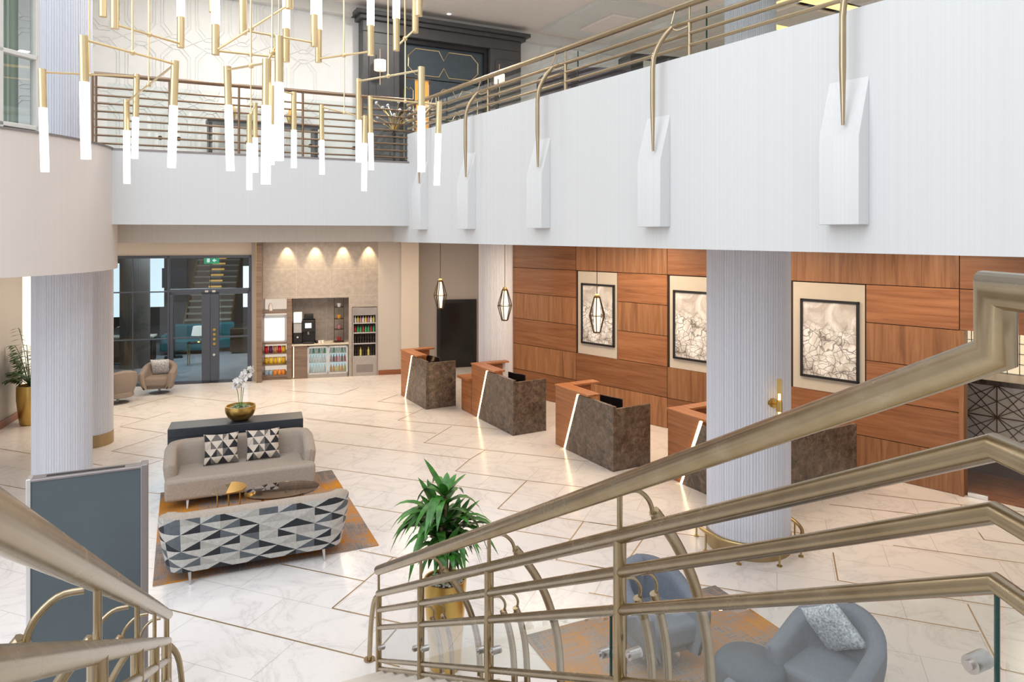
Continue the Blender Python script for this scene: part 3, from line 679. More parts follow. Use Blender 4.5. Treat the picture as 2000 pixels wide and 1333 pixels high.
ups = [(201,33,200,-60,None,5.4),(224,56,224,-110,-60,4.9),(353,93,353,-110,33,5.6),(415,24,415,-100,None,5.6),(421,107,421,-60,48,5.2),(475,67,475,-100,-20,5.2),(559,121,559,-60,56,5.6),(565,17,565,-100,None,5.0),(614,91,614,-60,29,5.6),(622,122,621,-50,58,5.9),(724,108,724,-60,50,5.6),(774,99,774,-70,37,5.6),(811,64,811,-110,-10,5.8),(818,31,818,-110,None,5.2)]
ub = {}
for i, (x0, y0, x1, y1, ys, Y) in enumerate(ups):
    a = PX(x0, y0, Y)-ro; b = a+Vector((0, 0, TL)); k = a+Vector((0, 0, .30))
    if ys is not None and ys > -50: k = PX(x0, ys, Y)-ro
    o = MB().tube([a, k], .027, 16).build('metal_sleeve', M['champ'], t, smooth=40); MB().tube([k, b], .030, 16).build('glass_rod', M['tubeglow'], o, smooth=40); ub[i] = a+Vector((0, 0, .03))
rods = {175: 4.9, 258: 4.75, 291: 5.5, 490: 5.7, 532: 5.0, 672: 5.9, 758: 5.4, 791: 5.5, 545: 6.0}
bars = [(('t', 0), ('t', 3), 175, 140), (('t', 1), ('t', 4), 258, 98), (('u', 1), ('u', 2), 291, 73), (('t', 2), ('t', 4), 291, 190), (('t', 5), ('t', 8), 490, 152), (('t', 8), ('t', 9), 532, 98),
        (('u', 4), ('u', 7), 490, 17), (('u', 4), ('u', 6), 490, 111), (('u', 5), ('u', 8), 532, 73), (('u', 9), ('u', 10), 672, 113), (('t', 12), ('t', 14), 672, 218), (('t', 13), ('t', 16), 758, 145), (('t', 15), ('t', 17), 791, 193),
        (('u', 11), ('u', 12), 791, 78), (('t', 6), ('t', 7), 490, 218), (('t', 10), ('t', 11), 545, 175), (('u', 0), ('u', 1), 175, 2), (('u', 11), ('u', 13), 758, 10)]
low = {}
for (a, b, rx, ry) in bars:
    pa = (tops if a[0] == 't' else ub)[a[1]]; pb = (tops if b[0] == 't' else ub)[b[1]]
    xa = (pa+ro); xb = (pb+ro); ta = (rx-1000)/F
    best = min(range(0, 101), key=lambda i: abs((xa.x+(xb.x-xa.x)*i/100)-ta*(xa.y+(xb.y-xa.y)*i/100))); m_ = pa+(pb-pa)*best/100
    MB().tube([pa, m_, pb], .0085, 8).ell(m_, (.02, .02, .02), 10, 6).build('arm', M['champ'], t, smooth=50)
    MB().tube([m_, Vector((m_.x, m_.y, -.05))], .0065, 6).build('hanging_rod', M['champ'], t)
MB().lathe([(1.9, -.06), (1.9, 0), (.4, .05)], n=48).build('ceiling_canopy', M['champ'], t, smooth=40)
# ------------------------------------------------ reception desks
def desk(O, L, W, lab, rz=math.atan2(.49, .87), ht=1.05, t1=.29, t2=.70, side_z=None, shelf=False, Ws=None):
    t = thing('reception_desk', lab, 'reception desk', O, rz, 'reception desks before the wood wall'); sz = side_z or ht-.01; Ws = Ws or W
    MB().extr([(0, 0, 0), (0, -t1, 0), (0, -t2, ht), (0, 0, ht)], (.06, 0, 0)).build('wood_front', M['deskwood'], t, bevel=.003)
    g = .036
    MB().extr([(-.012, -t1-g, 0), (-.012, -L, 0), (-.012, -L, sz), (-.012, -t2-g, sz)], (.06, 0, 0)).build('stone_front', M['stone'], t, bevel=.003)
    MB().extr([(-.017, -t1, 0), (-.017, -t1-g, 0), (-.017, -t2-g, ht-.01), (-.017, -t2, ht-.01)], (.03, 0, 0)).build('led_strip', M['led'], t)
    MB().bb(.05, W, -.05, 0, 0, ht).build('side_panel', M['deskwood'], t, bevel=.003)
    MB().bb(.05, Ws, -L, -L+.05, 0, sz-.04).build('stone_side', M['stone'], t, bevel=.003)
    MB().prism([(-.015, .012), (W*1.1, .012), (W*1.1, -.2), (.24, -.2), (.24, -t2-.32), (-.015, -t2-.32)], ht, ht+.035).build('counter_ledge', M['deskwood'], t, bevel=.004)
    MB().bb(.05, W-.05, -L+.05, -.05, .72, .76).build('worktop', M['deskwood'], t); MB().bb(.2, W-.05, -.6, -.1, 0, .72).build('pedestal', M['deskwood'], t)
    if shelf: MB().bb(-.1, .75, .0, .52, .70, .75).bb(.0, .06, .02, .5, 0, .70).build('side_shelf', M['deskwood'], t, bevel=.004)
    return t
def world(O, rz, x, y, z): c, s = math.cos(rz), math.sin(rz); return (O[0]+c*x-s*y, O[1]+s*x+c*y, z)
dz = math.atan2(.49, .87)
ds = [((-2.61, 16.5, 0), 1.55, .70, 'reception desk farthest back, beside the grey wall pier'), ((-.85, 14.75, 0), 1.80, .72, 'second reception desk, with a low wooden side shelf on its left'),
      ((.786, 12.67, 0), 1.71, .75, 'third reception desk, largest in full view, left of the broad column'), ((2.43, 10.94, 0), 1.70, .8, 'nearest reception desk, partly hidden behind the broad column')]
for i, (O, L, W, lab) in enumerate(ds):
    desk(O, L, W, lab, shelf=(i == 1), side_z=.99 if i == 3 else None, Ws=2.2 if i == 3 else None)
    p = world(O, dz, .42, -L+.62, .76)
    t = thing('computer_monitor', 'black computer monitor on the '+('farthest', 'second', 'third', 'nearest')[i]+' reception desk', 'monitor', p, dz+math.pi/2+.25, 'monitors on the reception desks')
    MB().bb(-.24, .24, -.012, .012, .05, .27).build('screen', M['blackgloss'], t, bevel=.006); MB().bb(-.02, .02, -.01, .03, 0, .15).bb(-.1, .1, -.07, .09, 0, .012).build('stand', M['black'], t)
    o = MB().bb(-.2, .2, -.06, .06, 0, .018).build('keyboard', M['black'], bevel=.004, loc=world(O, dz, .56, -.9, .76), rz=dz+1.5); tag(o, 'black keyboard on the '+('farthest', 'second', 'third', 'nearest')[i]+' reception desk', 'keyboard', 'keyboards on the reception desks')
# ------------------------------------------------ pendants
for px, y0, y1, Y, lab in ((860, 549, 603, 15.3, 'hexagonal wire pendant lamp before the grey wall, leftmost of the three'), (986, 566, 626, 13.6, 'slim pendant lamp before the far fluted column'), (1166, 580, 650, 11.9, 'pendant lamp in front of the first framed print')):
    a = PX(px, y0, Y); h = (y1-y0)*Y/F; t = thing('pendant_lamp', lab, 'pendant lamp', (a.x, a.y, a.z), .3, 'pendant lamps over reception')
    MB().tube([(0, 0, 0), (0, 0, 3.665-a.z)], .006, 6).build('cord', M['bronze'], t)
    R = .14; mb = MB()
    for k in range(6):
        q = math.pi*k/3; c, s = math.cos(q), math.sin(q); mb.tube([(c*.05, s*.05, 0), (c*R, s*R, -h*.52), (c*.06, s*.06, -h)], .009, 6)
    for r_, z_ in ((.05, 0), (R, -h*.52), (.06, -h)): mb.tube([(r_*math.cos(math.pi*k/3), r_*math.sin(math.pi*k/3), z_) for k in range(6)], .007, 6, True)
    mb.build('wire_cage', M['bronze'], t)
    MB().lathe([(.035, -.01), (.06, -h*.5), (.035, -h*.97)], n=16).build('glass_diffuser', M['pglow'], t, smooth=40)
    MB().lathe([(.045, -.02), (.045, .03), (.01, .05)], n=16).build('cap', M['gold'], t, smooth=40)
# ------------------------------------------------ coffee station in the back wall
def cs(px, off=0): return BW.s(px, off)
def cz(px, py, off=0): return BW.z(BW.s(px, off), py, off)
zA = cz(600, 583); xa, xb, xc, xd, xe = c0, cs(560), cs(570), cs(681), cs(686)
st = thing('stone_feature_wall', 'grey stone clad feature wall with three niches for snacks and coffee', 'wall panel', BW.pt(c0, 0, 0), BW.rz)
def sx(v): return v-c0
mb = MB(); mb.bb(0, sx(c1), 0, .7, zA, 3.66).bb(sx(xd), sx(xe)+.02, 0, .7, 0, zA).bb(sx(cs(736)), sx(c1), 0, .7, 0, zA).bb(sx(xe)+.02, sx(cs(736)), 0, .7, cz(700, 600), zA)
mb.build('stone_cladding', M['concrete'], st)
MB().bb(0, sx(c1), .66, .75, 0, zA).build('niche_back', M['concrete'], st)
t = thing('end_panel', 'tall narrow taupe wood fin at the left edge of the coffee station', 'panel', BW.pt(cs(501, -.25), 0, 0), BW.rz)
MB().bb(0, .13, -.28, .5, 0, 3.6).build('fin', M['taupewood'], t); MB().bb(-.012, 0, -.27, -.255, 0, 3.6).build('brass_edge', M['gold'], t)
for px in (561, 616, 670, 720):
    s = cs(px); p = BW.pt(s, -.16, 3.60); L = bpy.data.lights.new('spot_beam', 'SPOT'); L.energy = 42; L.color = (1, .74, .42); L.spot_size = math.radians(62); L.spot_blend = .7; L.shadow_soft_size = .03
    t = thing('ceiling_spotlight', 'small recessed spotlight above the stone wall at its '+{561: 'left end', 616: 'centre left', 670: 'centre right', 720: 'right end'}[px], 'spotlight', p, 0, 'spotlights over the coffee station')
    MB().lathe([(.05, .05), (.05, 0), (.04, 0)], n=16, cap=False).build('housing', M['alu'], t)
    o = bpy.data.objects.new('spot_beam', L); C.objects.link(o); o.parent = t; o.location = (0, 0, -.03); dd = Vector((BW.n[0]*.35, BW.n[1]*.35, -1)); o.rotation_euler = dd.to_track_quat('-Z', 'Y').to_euler()
# snack unit
un = thing('snack_shelf_unit', 'taupe shelf unit with lit cabinet above three snack shelves', 'shelf unit', BW.pt(xa, 0, 0), BW.rz); W1 = xc-xa
MB().bb(0, .03, 0, .6, 0, zA).bb(xb-xa, W1, -.02, .6, 0, zA).bb(0, xb-xa, 0, .6, 0, .12).build('body', M['taupewood'], un)
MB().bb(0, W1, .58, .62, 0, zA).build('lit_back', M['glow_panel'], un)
zs = [cz(535, 738), cz(535, 713), cz(535, 691), cz(535, 671), cz(535, 611)]
for z in zs[:3]: MB().bb(.03, xb-xa, .0, .58, z-.02, z).build('shelf', M['taupewood'], un)
for z in (zs[3], zs[4]): MB().bb(.02, xb-xa, -.03, .58, z-.02, z+.03).build('shelf', M['taupewood'], un)
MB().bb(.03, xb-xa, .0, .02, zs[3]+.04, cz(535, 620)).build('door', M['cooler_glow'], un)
mb = MB().bb(0.02, .07, -.02, 0, zs[3]+.03, cz(535, 616)).bb(xb-xa-.05, xb-xa, -.02, 0, zs[3]+.03, cz(535, 616)).bb(.02, xb-xa, -.02, 0, zs[3]+.03, zs[3]+.07).bb(.02, xb-xa, -.02, 0, cz(535, 621), cz(535, 616))
mb.build('cabinet_frame', M['alu'], un)
snk = [plain('snack_foil_%d' % i, c, .35, 0, .15, 30) for i, c in enumerate([(.75, .45, .02), (.6, .02, .03), (.12, .02, .1), (.8, .28, .03), (.35, .5, .65), (.8, .6, .05), (.5, .25, .1)])]
prot = {}
for r, (z, ms) in enumerate(((zs[0], (4, 4, 3, 3, 3)), (zs[1], (0, 5, 0, 5, 0)), (zs[2], (1, 2, 6, 1, 0)))):
    for k, mi in enumerate(ms):
        w_ = (xb-xa-.08)/5; x = .05+w_*(k+.5); me = MB(); rows = []
        for zz, th in ((0, .004), (.03, .035), (.09, .05), (.15, .035), (.18, .004)):
            rows.append([(w_*.46*math.cos(a), th*math.sin(a), zz) for a in [2*math.pi*j/12 for j in range(12)]])
        if mi not in prot: o = me.grid(rows, closed=True).build('snack_bag', snk[mi], smooth=60); prot[mi] = o
        else: o = prot[mi].copy(); C.objects.link(o)
        o.location = BW.pt(xa+x, .12, z+.002); o.rotation_euler = (.0, 0, BW.rz); tag(o, ORD(k, 5)+' '+('bag of snacks on the bottom snack shelf', 'bag of snacks on the middle snack shelf', 'packet on the top snack shelf')[r], 'snack bag', ('bags on the bottom snack shelf', 'bags on the middle snack shelf', 'packets on the top snack shelf')[r])
# counter, cabinets, fridges
zc = cz(620, 672)
ct = thing('coffee_counter', 'pale coffee counter with taupe cupboard below in the stone niche', 'counter', BW.pt(xc, 0, 0), BW.rz); W2 = xd-xc
MB().bb(0, W2, -.03, .65, zc-.04, zc).build('worktop', M['cream'], ct, bevel=.004); MB().bb(.06, cs(600)-xc, .0, .6, 0, zc-.04).build('cupboard', M['taupewood'], ct)
MB().bb(.03, .05, .02, .04, .03, zc-.06).build('light_strip', M['softled'], ct)
MB().bb(0, W2, .60, .66, zc, zA).build('splashback', M['concrete'], ct)
def bottles(par_x, n, w_, z, cols, lab, grp, y=.12, h=.2):
    for k in range(n):
        mi = cols[k % len(cols)]; key = ('b', mi, round(h, 2))
        if key not in prot: prot[key] = MB().lathe([(.026, 0), (.03, .01), (.03, h*.6), (.011, h*.8), (.011, h)], n=10).build('drink_bottle', BC[mi], smooth=40)
        else: o = prot[key].copy(); C.objects.link(o); prot[('last',)] = o
        o = prot[key] if key not in seen else prot[('last',)]
        seen.add(key); o.location = BW.pt(par_x+w_*(k+.5)/n, y, z); tag(o, ORD(k, n)+' '+lab, 'bottle', grp)
seen = set()
BC = [plain('bottle_colour_%d' % i, c, .2, 0, .1) for i, c in enumerate([(.02, .012, .01), (.35, .02, .03), (.03, .3, .12), (.6, .3, .05), (.6, .65, .7), (.55, .5, .12), (.45, .2, .25)])]
f0, f1 = cs(600), xd; fr = thing('undercounter_fridge', 'double glass-door bottle fridge under the coffee counter', 'fridge', BW.pt(f0, 0, 0), BW.rz); FW = f1-f0-.02
MB().bb(0, FW, .5, .55, .1, zc-.06).build('back_panel', M['cooler_glow'], fr); MB().bb(0, .02, 0, .55, 0, zc-.06).bb(FW-.02, FW, 0, .55, 0, zc-.06).bb(0, FW, 0, .55, 0, .1).bb(0, FW, 0, .55, zc-.1, zc-.06).build('cabinet', M['steel'], fr)
for i in range(2):
    x0 = .01+i*FW/2; x1 = x0+FW/2-.015; dd = MB().bb(x0, x1, -.03, -.02, .1, zc-.07).build('door', M['glass'], fr)
    MB().bb(x0, x0+.035, -.035, 0, .1, zc-.07).bb(x1-.035, x1, -.035, 0, .1, zc-.07).bb(x0, x1, -.035, 0, .1, .14).bb(x0, x1, -.035, 0, zc-.11, zc-.07).build('door_frame', M['alu'], dd)
    for r, z in enumerate((.14, .40, .64)):
        MB().bb(x0+.03, x1-.03, .02, .48, z-.012, z).build('wire_shelf', M['alu'], fr)
        bottles(f0+x0+.04, 6, x1-x0-.08, z+.002, ((3, 3, 5), (6, 0, 1), (4, 2, 4))[r] if i else ((4, 4), (4, 4), (4, 2))[r], 'bottle in the %s door of the undercounter fridge, %s row' % (('left', 'right')[i], ('bottom', 'middle', 'top')[r]), 'fridge bottles %s %s' % (('left', 'right')[i], ('bottom', 'middle', 'top')[r]), .1, .19)
# tall fridge
g0, g1 = xe+.03, cs(736); tf = thing('drinks_fridge', 'tall stainless open drinks fridge at the right of the coffee station', 'fridge', BW.pt(g0, 0, 0), BW.rz); GW = g1-g0; zT = cz(710, 601)
MB().bb(0, .035, -.03, .6, 0, zT).bb(GW-.035, GW, -.03, .6, 0, zT).bb(0, GW, -.02, .6, cz(710, 616), zT).bb(0, GW, -.02, .6, 0, cz(710, 696)).build('cabinet', M['steel'], tf, bevel=.004)
MB().bb(0.03, GW-.03, .45, .5, .5, zT-.1).build('lit_lining', M['taupewall'], tf); MB().bb(.1, GW-.1, -.03, -.02, .1, cz(710, 712)).build('vent_grille', M['alu_dark'], tf)
for r, py in enumerate((696, 671, 650, 631)):
    z = cz(710, py); MB().bb(.03, GW-.03, -.01, .45, z-.02, z+.008).build('shelf', M['alu'], tf)
    bottles(g0+.045, 8, GW-.09, z+.01, ((0, 0, 5), (0, 0, 0), (1, 2, 2), (4, 5, 6))[r], 'bottle on the %s shelf of the tall drinks fridge' % ('bottom', 'second lowest', 'third', 'top')[r], 'tall fridge bottles, %s shelf' % ('bottom', 'second lowest', 'third', 'top')[r], .1, .22 if r < 2 else .16)
# machines
def cp(px, y, z): return BW.pt(cs(px), y, z)
t = thing('milk_cooler', 'slim white and black machine left of the coffee machine', 'coffee machine', cp(581, .22, zc), BW.rz)
MB().bb(-.11, .11, -.15, .15, .0, .56).build('body', M['black'], t, bevel=.01); MB().bb(-.10, .10, -.16, -.15, .30, .54).build('front_panel', M['alu'], t); MB().bb(-.09, .09, -.165, -.15, .58, .80).bb(-.1, .1, -.15, .1, .56, .82).build('paper_holder', M['creamwin'], t)
MB().ell((0, -.163, .18), (.025, .004, .025)).build('badge', M['alu'], t)
t = thing('coffee_machine', 'black bean-to-cup coffee machine with a blue lit screen', 'coffee machine', cp(602, .22, zc), BW.rz)
MB().bb(-.17, .17, -.05, .2, 0, .62).bb(-.17, .17, -.2, .2, .32, .62).bb(-.15, .15, -.2, .2, 0, .05).bb(-.12, .12, -.05, .15, .62, .76).build('body', M['black'], t, bevel=.015)
MB().bb(-.08, .08, -.206, -.2, .42, .55).build('screen', emis('blue_screen', (.25, .5, .65), .9), t); MB().tube([(0, -.12, .32), (0, -.12, .24)], .025, 10).build('spout', M['steel'], t)
t = thing('display_rack', 'black open wire rack with cups right of the coffee machine', 'rack', cp(662, .2, zc), BW.rz)
mb = MB()
for x in (-.12, .12):
    for y in (-.12, .12): mb.bb(x-.008, x+.008, y-.008, y+.008, 0, zA-zc)
for z in (.02, .34, .62, .93): mb.bb(-.12, .12, -.12, .12, z, z+.012)
mb.build('rack_frame', M['bronze'], t)
for k, z in enumerate((.032, .352, .632, .942)):
    o = MB().lathe([(.04, 0), (.06, .1), (.055, .1)], n=16).build('cup', BC[(1, 6, 3, 4)[k]], smooth=40, loc=BW.pt(cs(662), .2, zc+z)); tag(o, 'cup on the %s level of the black rack' % ('lowest', 'second', 'third', 'top')[k], 'cup', 'cups on the wire rack')
for k in range(3):
    o = MB().lathe([(.03, 0), (.04, .07), (.036, .07)], n=14).build('cup', M['petal'] if k else BC[0], smooth=40, loc=BW.pt(cs(618+6*k), .12, zc)); tag(o, ORD(k, 3)+' small cup on the coffee counter right of the coffee machine', 'cup', 'cups on the coffee counter')
o = MB().bb(-.14, .14, -.09, .09, 0, .035).build('tray', M['cream'], bevel=.01, loc=BW.pt(cs(640), .2, zc), rz=BW.rz); tag(o, 'cream tray on the coffee counter left of the rack', 'tray')
o = MB().lathe([(.05, 0), (.06, .12), (.02, .2)], n=16).build('vase', M['petal'], smooth=40, loc=BW.pt(xa+.2, .2, zs[4]+.03)); tag(o, 'small white ornament above the lit snack cabinet', 'ornament')
# ------------------------------------------------ glazed partition and double door
gp = thing('glass_partition', 'dark-framed glazed partition screening the lounge, left of the double door', 'glass partition', BW.pt(gx0, 0, 0), BW.rz)
def q(px): return BW.s(px)-gx0
GWd = gx1-gx0; zT1 = cz(400, 569); dx0, dx1 = q(331), q(490)
mb = MB().bb(0, GWd, -.03, .1, zt-.07, zt).bb(dx0-.04, dx0, -.03, .1, 0, zt).bb(GWd-.06, GWd, -.03, .1, 0, zt).bb(0, .05, -.03, .1, 0, zt).bb(0, dx0, -.03, .1, 0, .06)
mb.build('frame', M['frame_grey'], gp)
mb = MB()
for z in (zT1, cz(280, 664)): mb.bb(.05, dx0-.04, -.01, .04, z-.015, z+.015)
mb.bb(q(259)-.01, q(259)+.01, 0, .03, 0, zt-.07); mb.build('glazing_bar', M['frame_grey'], gp)
MB().bb(.05, dx0-.04, .01, .025, .06, zt-.07).build('glass_pane', M['glass_dark'], gp)
MB().bb(dx0, dx1, .01, .025, zT1+.05, zt-.07).bb(q(411)-.006, q(411)+.006, .0, .03, zT1, zt-.07).build('transom_glass', M['glass_dark'], gp)
dr = thing('glass_double_door', 'grey-framed glass double door with round fittings into the lounge', 'door', BW.pt(BW.s(411), 0, 0), BW.rz)
off = gx0-BW.s(411)
MB().bb(dx0+off, dx1+off, -.03, .09, zT1-.02, zT1+.06).build('transom', M['frame_grey'], dr)
for i, (a_, b_) in enumerate(((dx0+off+.01, -.005), (.005, dx1+off-.01))):
    lf = MB().bb(a_+.02, b_-.02, .015, .03, .05, zT1-.05).build('door_leaf', M['glass_dark'], dr); inner = b_ if i == 0 else a_; s_ = -1 if i == 0 else 1
    mb = MB().bb(a_, b_, -.02, .06, 0, .07).bb(a_, b_, -.02, .06, zT1-.08, zT1-.02).bb(inner, inner+s_*.2, -.02, .06, 0, zT1-.02).bb((a_ if i == 0 else b_), (a_+.07 if i == 0 else b_-.07), -.02, .06, 0, zT1-.02).bb(a_, b_, .0, .04, cz(370, 662), cz(370, 659))
    mb.build('stile', M['frame_grey'], lf)
    MB().bb(inner+s_*.04, inner+s_*.12, -.035, -.02, zT1-.03, zT1+.02).build('closer', M['alu'], dr)
for z in (1.0, 1.12, 1.24, 1.36): MB().tube([(.10, -.02, z), (.10, -.05, z)], .035, 14).build('handle', M['gold'], dr, smooth=40)
MB().tube([(.09, -.02, .72), (.09, -.04, .72)], .03, 14).build('lock', M['alu'], dr, smooth=40)
t = thing('exit_sign', 'green lit emergency exit sign above the lounge double door', 'exit sign', BW.pt(BW.s(413, .5), .5, cz(413, 509, .5)), BW.rz)
MB().bb(-.18, .18, 0, .04, -.09, .09).build('face', M['green_sign'], t)
mb = MB().bb(-.11, -.04, -.006, 0, -.05, .05)
mb.extr([(.02, -.006, 0), (.08, -.006, -.05), (.08, -.006, .05)], (0, .005, 0)).bb(.08, .12, -.006, 0, -.015, .015); mb.build('pictogram', M['sign_white'], t)
MB().bb(-.15, -.14, .01, .02, .09, 3.66-cz(413, 509, .5)).bb(.14, .15, .01, .02, .09, 3.66-cz(413, 509, .5)).build('hanger', M['black'], t)
# ------------------------------------------------ lounge beyond
struct(MB().bb(-4, 2.0, .12, 13, -.02, .005).bb(2.0, 7, .85, 13, -.02, .005).build('floor_lounge', M['floor_dark'], loc=BW.pt(0), rz=BW.rz))
struct(MB().bb(-5, 7, 12.6, 12.8, 0, 3.66).build('wall_lounge_back', M['taupewall'], loc=BW.pt(0), rz=BW.rz))
struct(MB().bb(6.9, 7, .8, 12.6, 0, 3.66).build('wall_lounge_right', M['taupewall'], loc=BW.pt(0), rz=BW.rz))
struct(MB().bb(-4.8, -4.7, .1, 12.6, 0, 3.66).build('wall_lounge_left', M['taupewall'], loc=BW.pt(0), rz=BW.rz))
def lg(px, Y, z=0): return ((px-1000)/F*Y, Y, z)
for i, (px, w_, yt, yb) in enumerate(((226, .9, 515, 620), (297, .75, 498, 600), (487, .4, 520, 600))):
    Y = 24.5-(i == 2)*1; p = lg(px, Y); struct(MB().bb(-w_/2, w_/2, 0, .05, H-(yb-HZ)*Y/F, H-(yt-HZ)*Y/F).build('window_%d' % (3+i), M['daywin'], loc=p, rz=BW.rz))
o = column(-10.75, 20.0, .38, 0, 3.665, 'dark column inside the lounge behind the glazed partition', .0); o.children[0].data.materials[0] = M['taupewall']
t = thing('staircase', 'added steps standing in for the lobby stairs mirrored in the glass double door', 'staircase', lg(402, 23.8), BW.rz)  # solid steps placed behind the glass in lieu of the lobby stair reflection
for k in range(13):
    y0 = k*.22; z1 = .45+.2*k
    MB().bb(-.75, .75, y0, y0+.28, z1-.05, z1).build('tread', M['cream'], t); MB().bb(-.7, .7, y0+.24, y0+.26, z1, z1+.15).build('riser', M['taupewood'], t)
    MB().bb(-.22, .22, y0+.22, y0+.24, z1, z1+.06).build('mirrored_riser_glow', M['mirrored_stair_glow'], t)
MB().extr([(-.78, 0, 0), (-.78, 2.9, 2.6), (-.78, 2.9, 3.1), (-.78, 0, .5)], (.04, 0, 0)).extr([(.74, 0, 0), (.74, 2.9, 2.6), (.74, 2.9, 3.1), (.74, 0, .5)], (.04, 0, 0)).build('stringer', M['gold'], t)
def blk_sofa(loc, rz, w_, mat, lab):
    t = thing('lounge_sofa', lab, 'sofa', loc, rz)
    MB().bb(-w_/2, w_/2, -.4, .4, .12, .45).build('seat', mat, t, bevel=.05, seg=3); MB().bb(-w_/2, w_/2, .25, .45, .3, .88).build('backrest', mat, t, bevel=.06, seg=3)
    for s_ in (-1, 1): MB().bb(s_*w_/2-.08, s_*w_/2+.08, -.4, .42, .12, .62).build('armrest', mat, t, bevel=.05, seg=3)
blk_sofa(lg(373, 22.4), BW.rz, 1.5, M['teal'], 'dark teal sofa inside the lounge behind the left door leaf')
blk_sofa(lg(440, 22.9), BW.rz+.2, .6, M['teal'], 'teal armchair inside the lounge behind the right door leaf')
t = thing('side_cabinet', 'dark cabinet inside the lounge behind the right door leaf', 'cabinet', lg(474, 22.4), BW.rz); MB().bb(-.35, .35, -.2, .2, 0.06, .8).build('body', M['bronze'], t, bevel=.01); MB().bb(-.3, .3, -.15, .15, 0, .06).build('plinth', M['black'], t)
t = thing('side_cabinet', 'low dark cabinet with a pale top inside the lounge at far left', 'cabinet', lg(250, 20.6), BW.rz); MB().bb(-.7, .7, -.25, .25, 0.06, .75).build('body', M['bronze'], t, bevel=.01); MB().bb(-.72, .72, -.27, .27, .75, .8).build('top', M['cream'], t)
t = thing('television', 'black flat television on a stand inside the lounge', 'television', lg(339, 21.5), BW.rz+.2); zz = H-(562-HZ)*21.5/F
MB().bb(-.32, .32, -.03, .03, zz, zz+.6).build('screen', M['blackgloss'], t); MB().bb(-.05, .05, -.03, .03, 0.02, zz).bb(-.25, .25, -.2, .2, 0, .03).build('stand', M['black'], t)
t = thing('console_table', 'slim brass lamp table inside the lounge behind the left door leaf', 'table', lg(388, 20.4), BW.rz)
MB().bb(-.3, .3, -.15, .15, .62, .65).build('table_top', M['smoke'], t); [MB().bb(x-.012, x+.012, y-.012, y+.012, 0, .62).build('leg', M['gold'], t) for x in (-.27, .27) for y in (-.12, .12)]
t = thing('table_lamp', 'table lamp with a white drum shade inside the lounge', 'table lamp', lg(388, 20.4, .652)); MB().lathe([(.06, 0), (.02, .03), (.015, .22)], n=16).build('base', M['gold'], t); MB().lathe([(.2, .2), (.15, .46)], n=24, cap=False).build('lamp_shade', M['creamwin'], t, smooth=40)
# ------------------------------------------------ soft seating
def upath(w_, d_, r, nr=10, nb=12, na=6):
    P = []
    P += [(-w_/2, d_-(d_-r)*i/na) for i in range(na)]
    P += [(-w_/2+r-r*math.cos(math.pi/2*i/nr), r-r*math.sin(math.pi/2*i/nr)) for i in range(nr)]
    P += [(-w_/2+r+(w_-2*r)*i/nb, 0) for i in range(nb)]
    P += [(w_/2-r+r*math.sin(math.pi/2*i/nr), r-r*math.cos(math.pi/2*i/nr)) for i in range(nr)]
    P += [(w_/2, r+(d_-r)*i/na) for i in range(na+1)]
    return [Vector((x, y, 0)) for x, y in P]
def shell(par, path, zb, ztf, th, lean, mo, mi, belly=0):
    n = len(path); T = [(path[min(i+1, n-1)]-path[max(i-1, 0)]).normalized() for i in range(n)]
    ext = []   # rounded ends
    def endp(i, sgn): return [(path[i]+T[i]*sgn*(th/2)*math.sin(a), T[i], math.cos(a), i) for a in [math.radians(q_) for q_ in (25, 50, 70, 84)]]
    st_ = [(path[i], T[i], 1.0, i) for i in range(n)]; st_ = endp(0, -1)[::-1]+st_+endp(n-1, 1)
    outer, inner, uv = [], [], []; L = 0; prev = None
    for p, t_, k, i in st_:
        nrm = Vector((t_.y, -t_.x, 0)); zt_ = ztf(i/(n-1)); c = p-nrm*th/2
        if prev is not None: L += (p-prev).length
        prev = p; ro_, ru = [], []
        for j in range(8):
            f_ = j/7; z = zb+(zt_-zb-.04)*f_; off = -lean*(1-f_)**1.2+belly*math.sin(f_*math.pi)
            ro_.append(c+nrm*(th/2*k+off)+Vector((0, 0, z))); ru.append((L, z))
        outer.append(ro_); uv.append(ru); ri = [ro_[-1]]
        for a in (45, 90, 135): a = math.radians(a); ri.append(c+nrm*(th/2*k*math.cos(a))+Vector((0, 0, zt_-.04+.04*math.sin(a))))
        for j in range(8):
            f_ = 1-j/7; z = zb+(zt_-zb-.04)*f_; off = -lean*(1-f_)**1.2*.6; ri.append(c+nrm*(-th/2*k+off)+Vector((0, 0, z)))
        ri.append(ro_[0]); inner.append(ri)
    MB().grid(outer[4:-4], uvs=uv[4:-4]).build('back_shell', mo, par, smooth=60, fix=False)
    m_ = MB().grid(inner).grid(outer[:5]).grid(outer[-5:])
    for e_ in (0, -1): m_.add(outer[e_]+inner[e_][1:-1], [tuple(range(len(outer[e_])+len(inner[e_])-2))])
    m_.build('inner_shell', mi, par, smooth=60)
def cushion(w_, h_, d_, mat, name='cushion', par=None, uv=True, n=12):
    mb = MB()
    for sg in (1, -1):
        rows, us = [], []
        for i in range(n+1):
            rw, uw_ = [], []
            for j in range(n+1):
                u, v = i/n*2-1, j/n*2-1; k = (1-u**4)*(1-v**4); pin = 1-.10*(1-abs(v)**2)*abs(u)**1.0 if True else 1
                x = u*w_/2*(1-.09*(1-v*v)); z = v*h_/2*(1-.09*(1-u*u)); rw.append((x, sg*d_/2*k**.6, z)); uw_.append((x+w_/2+.02, z+h_/2))
            rows.append(rw); us.append(uw_)
        mb.grid(rows, uvs=us)
    return mb.build(name, mat, par, smooth=80)
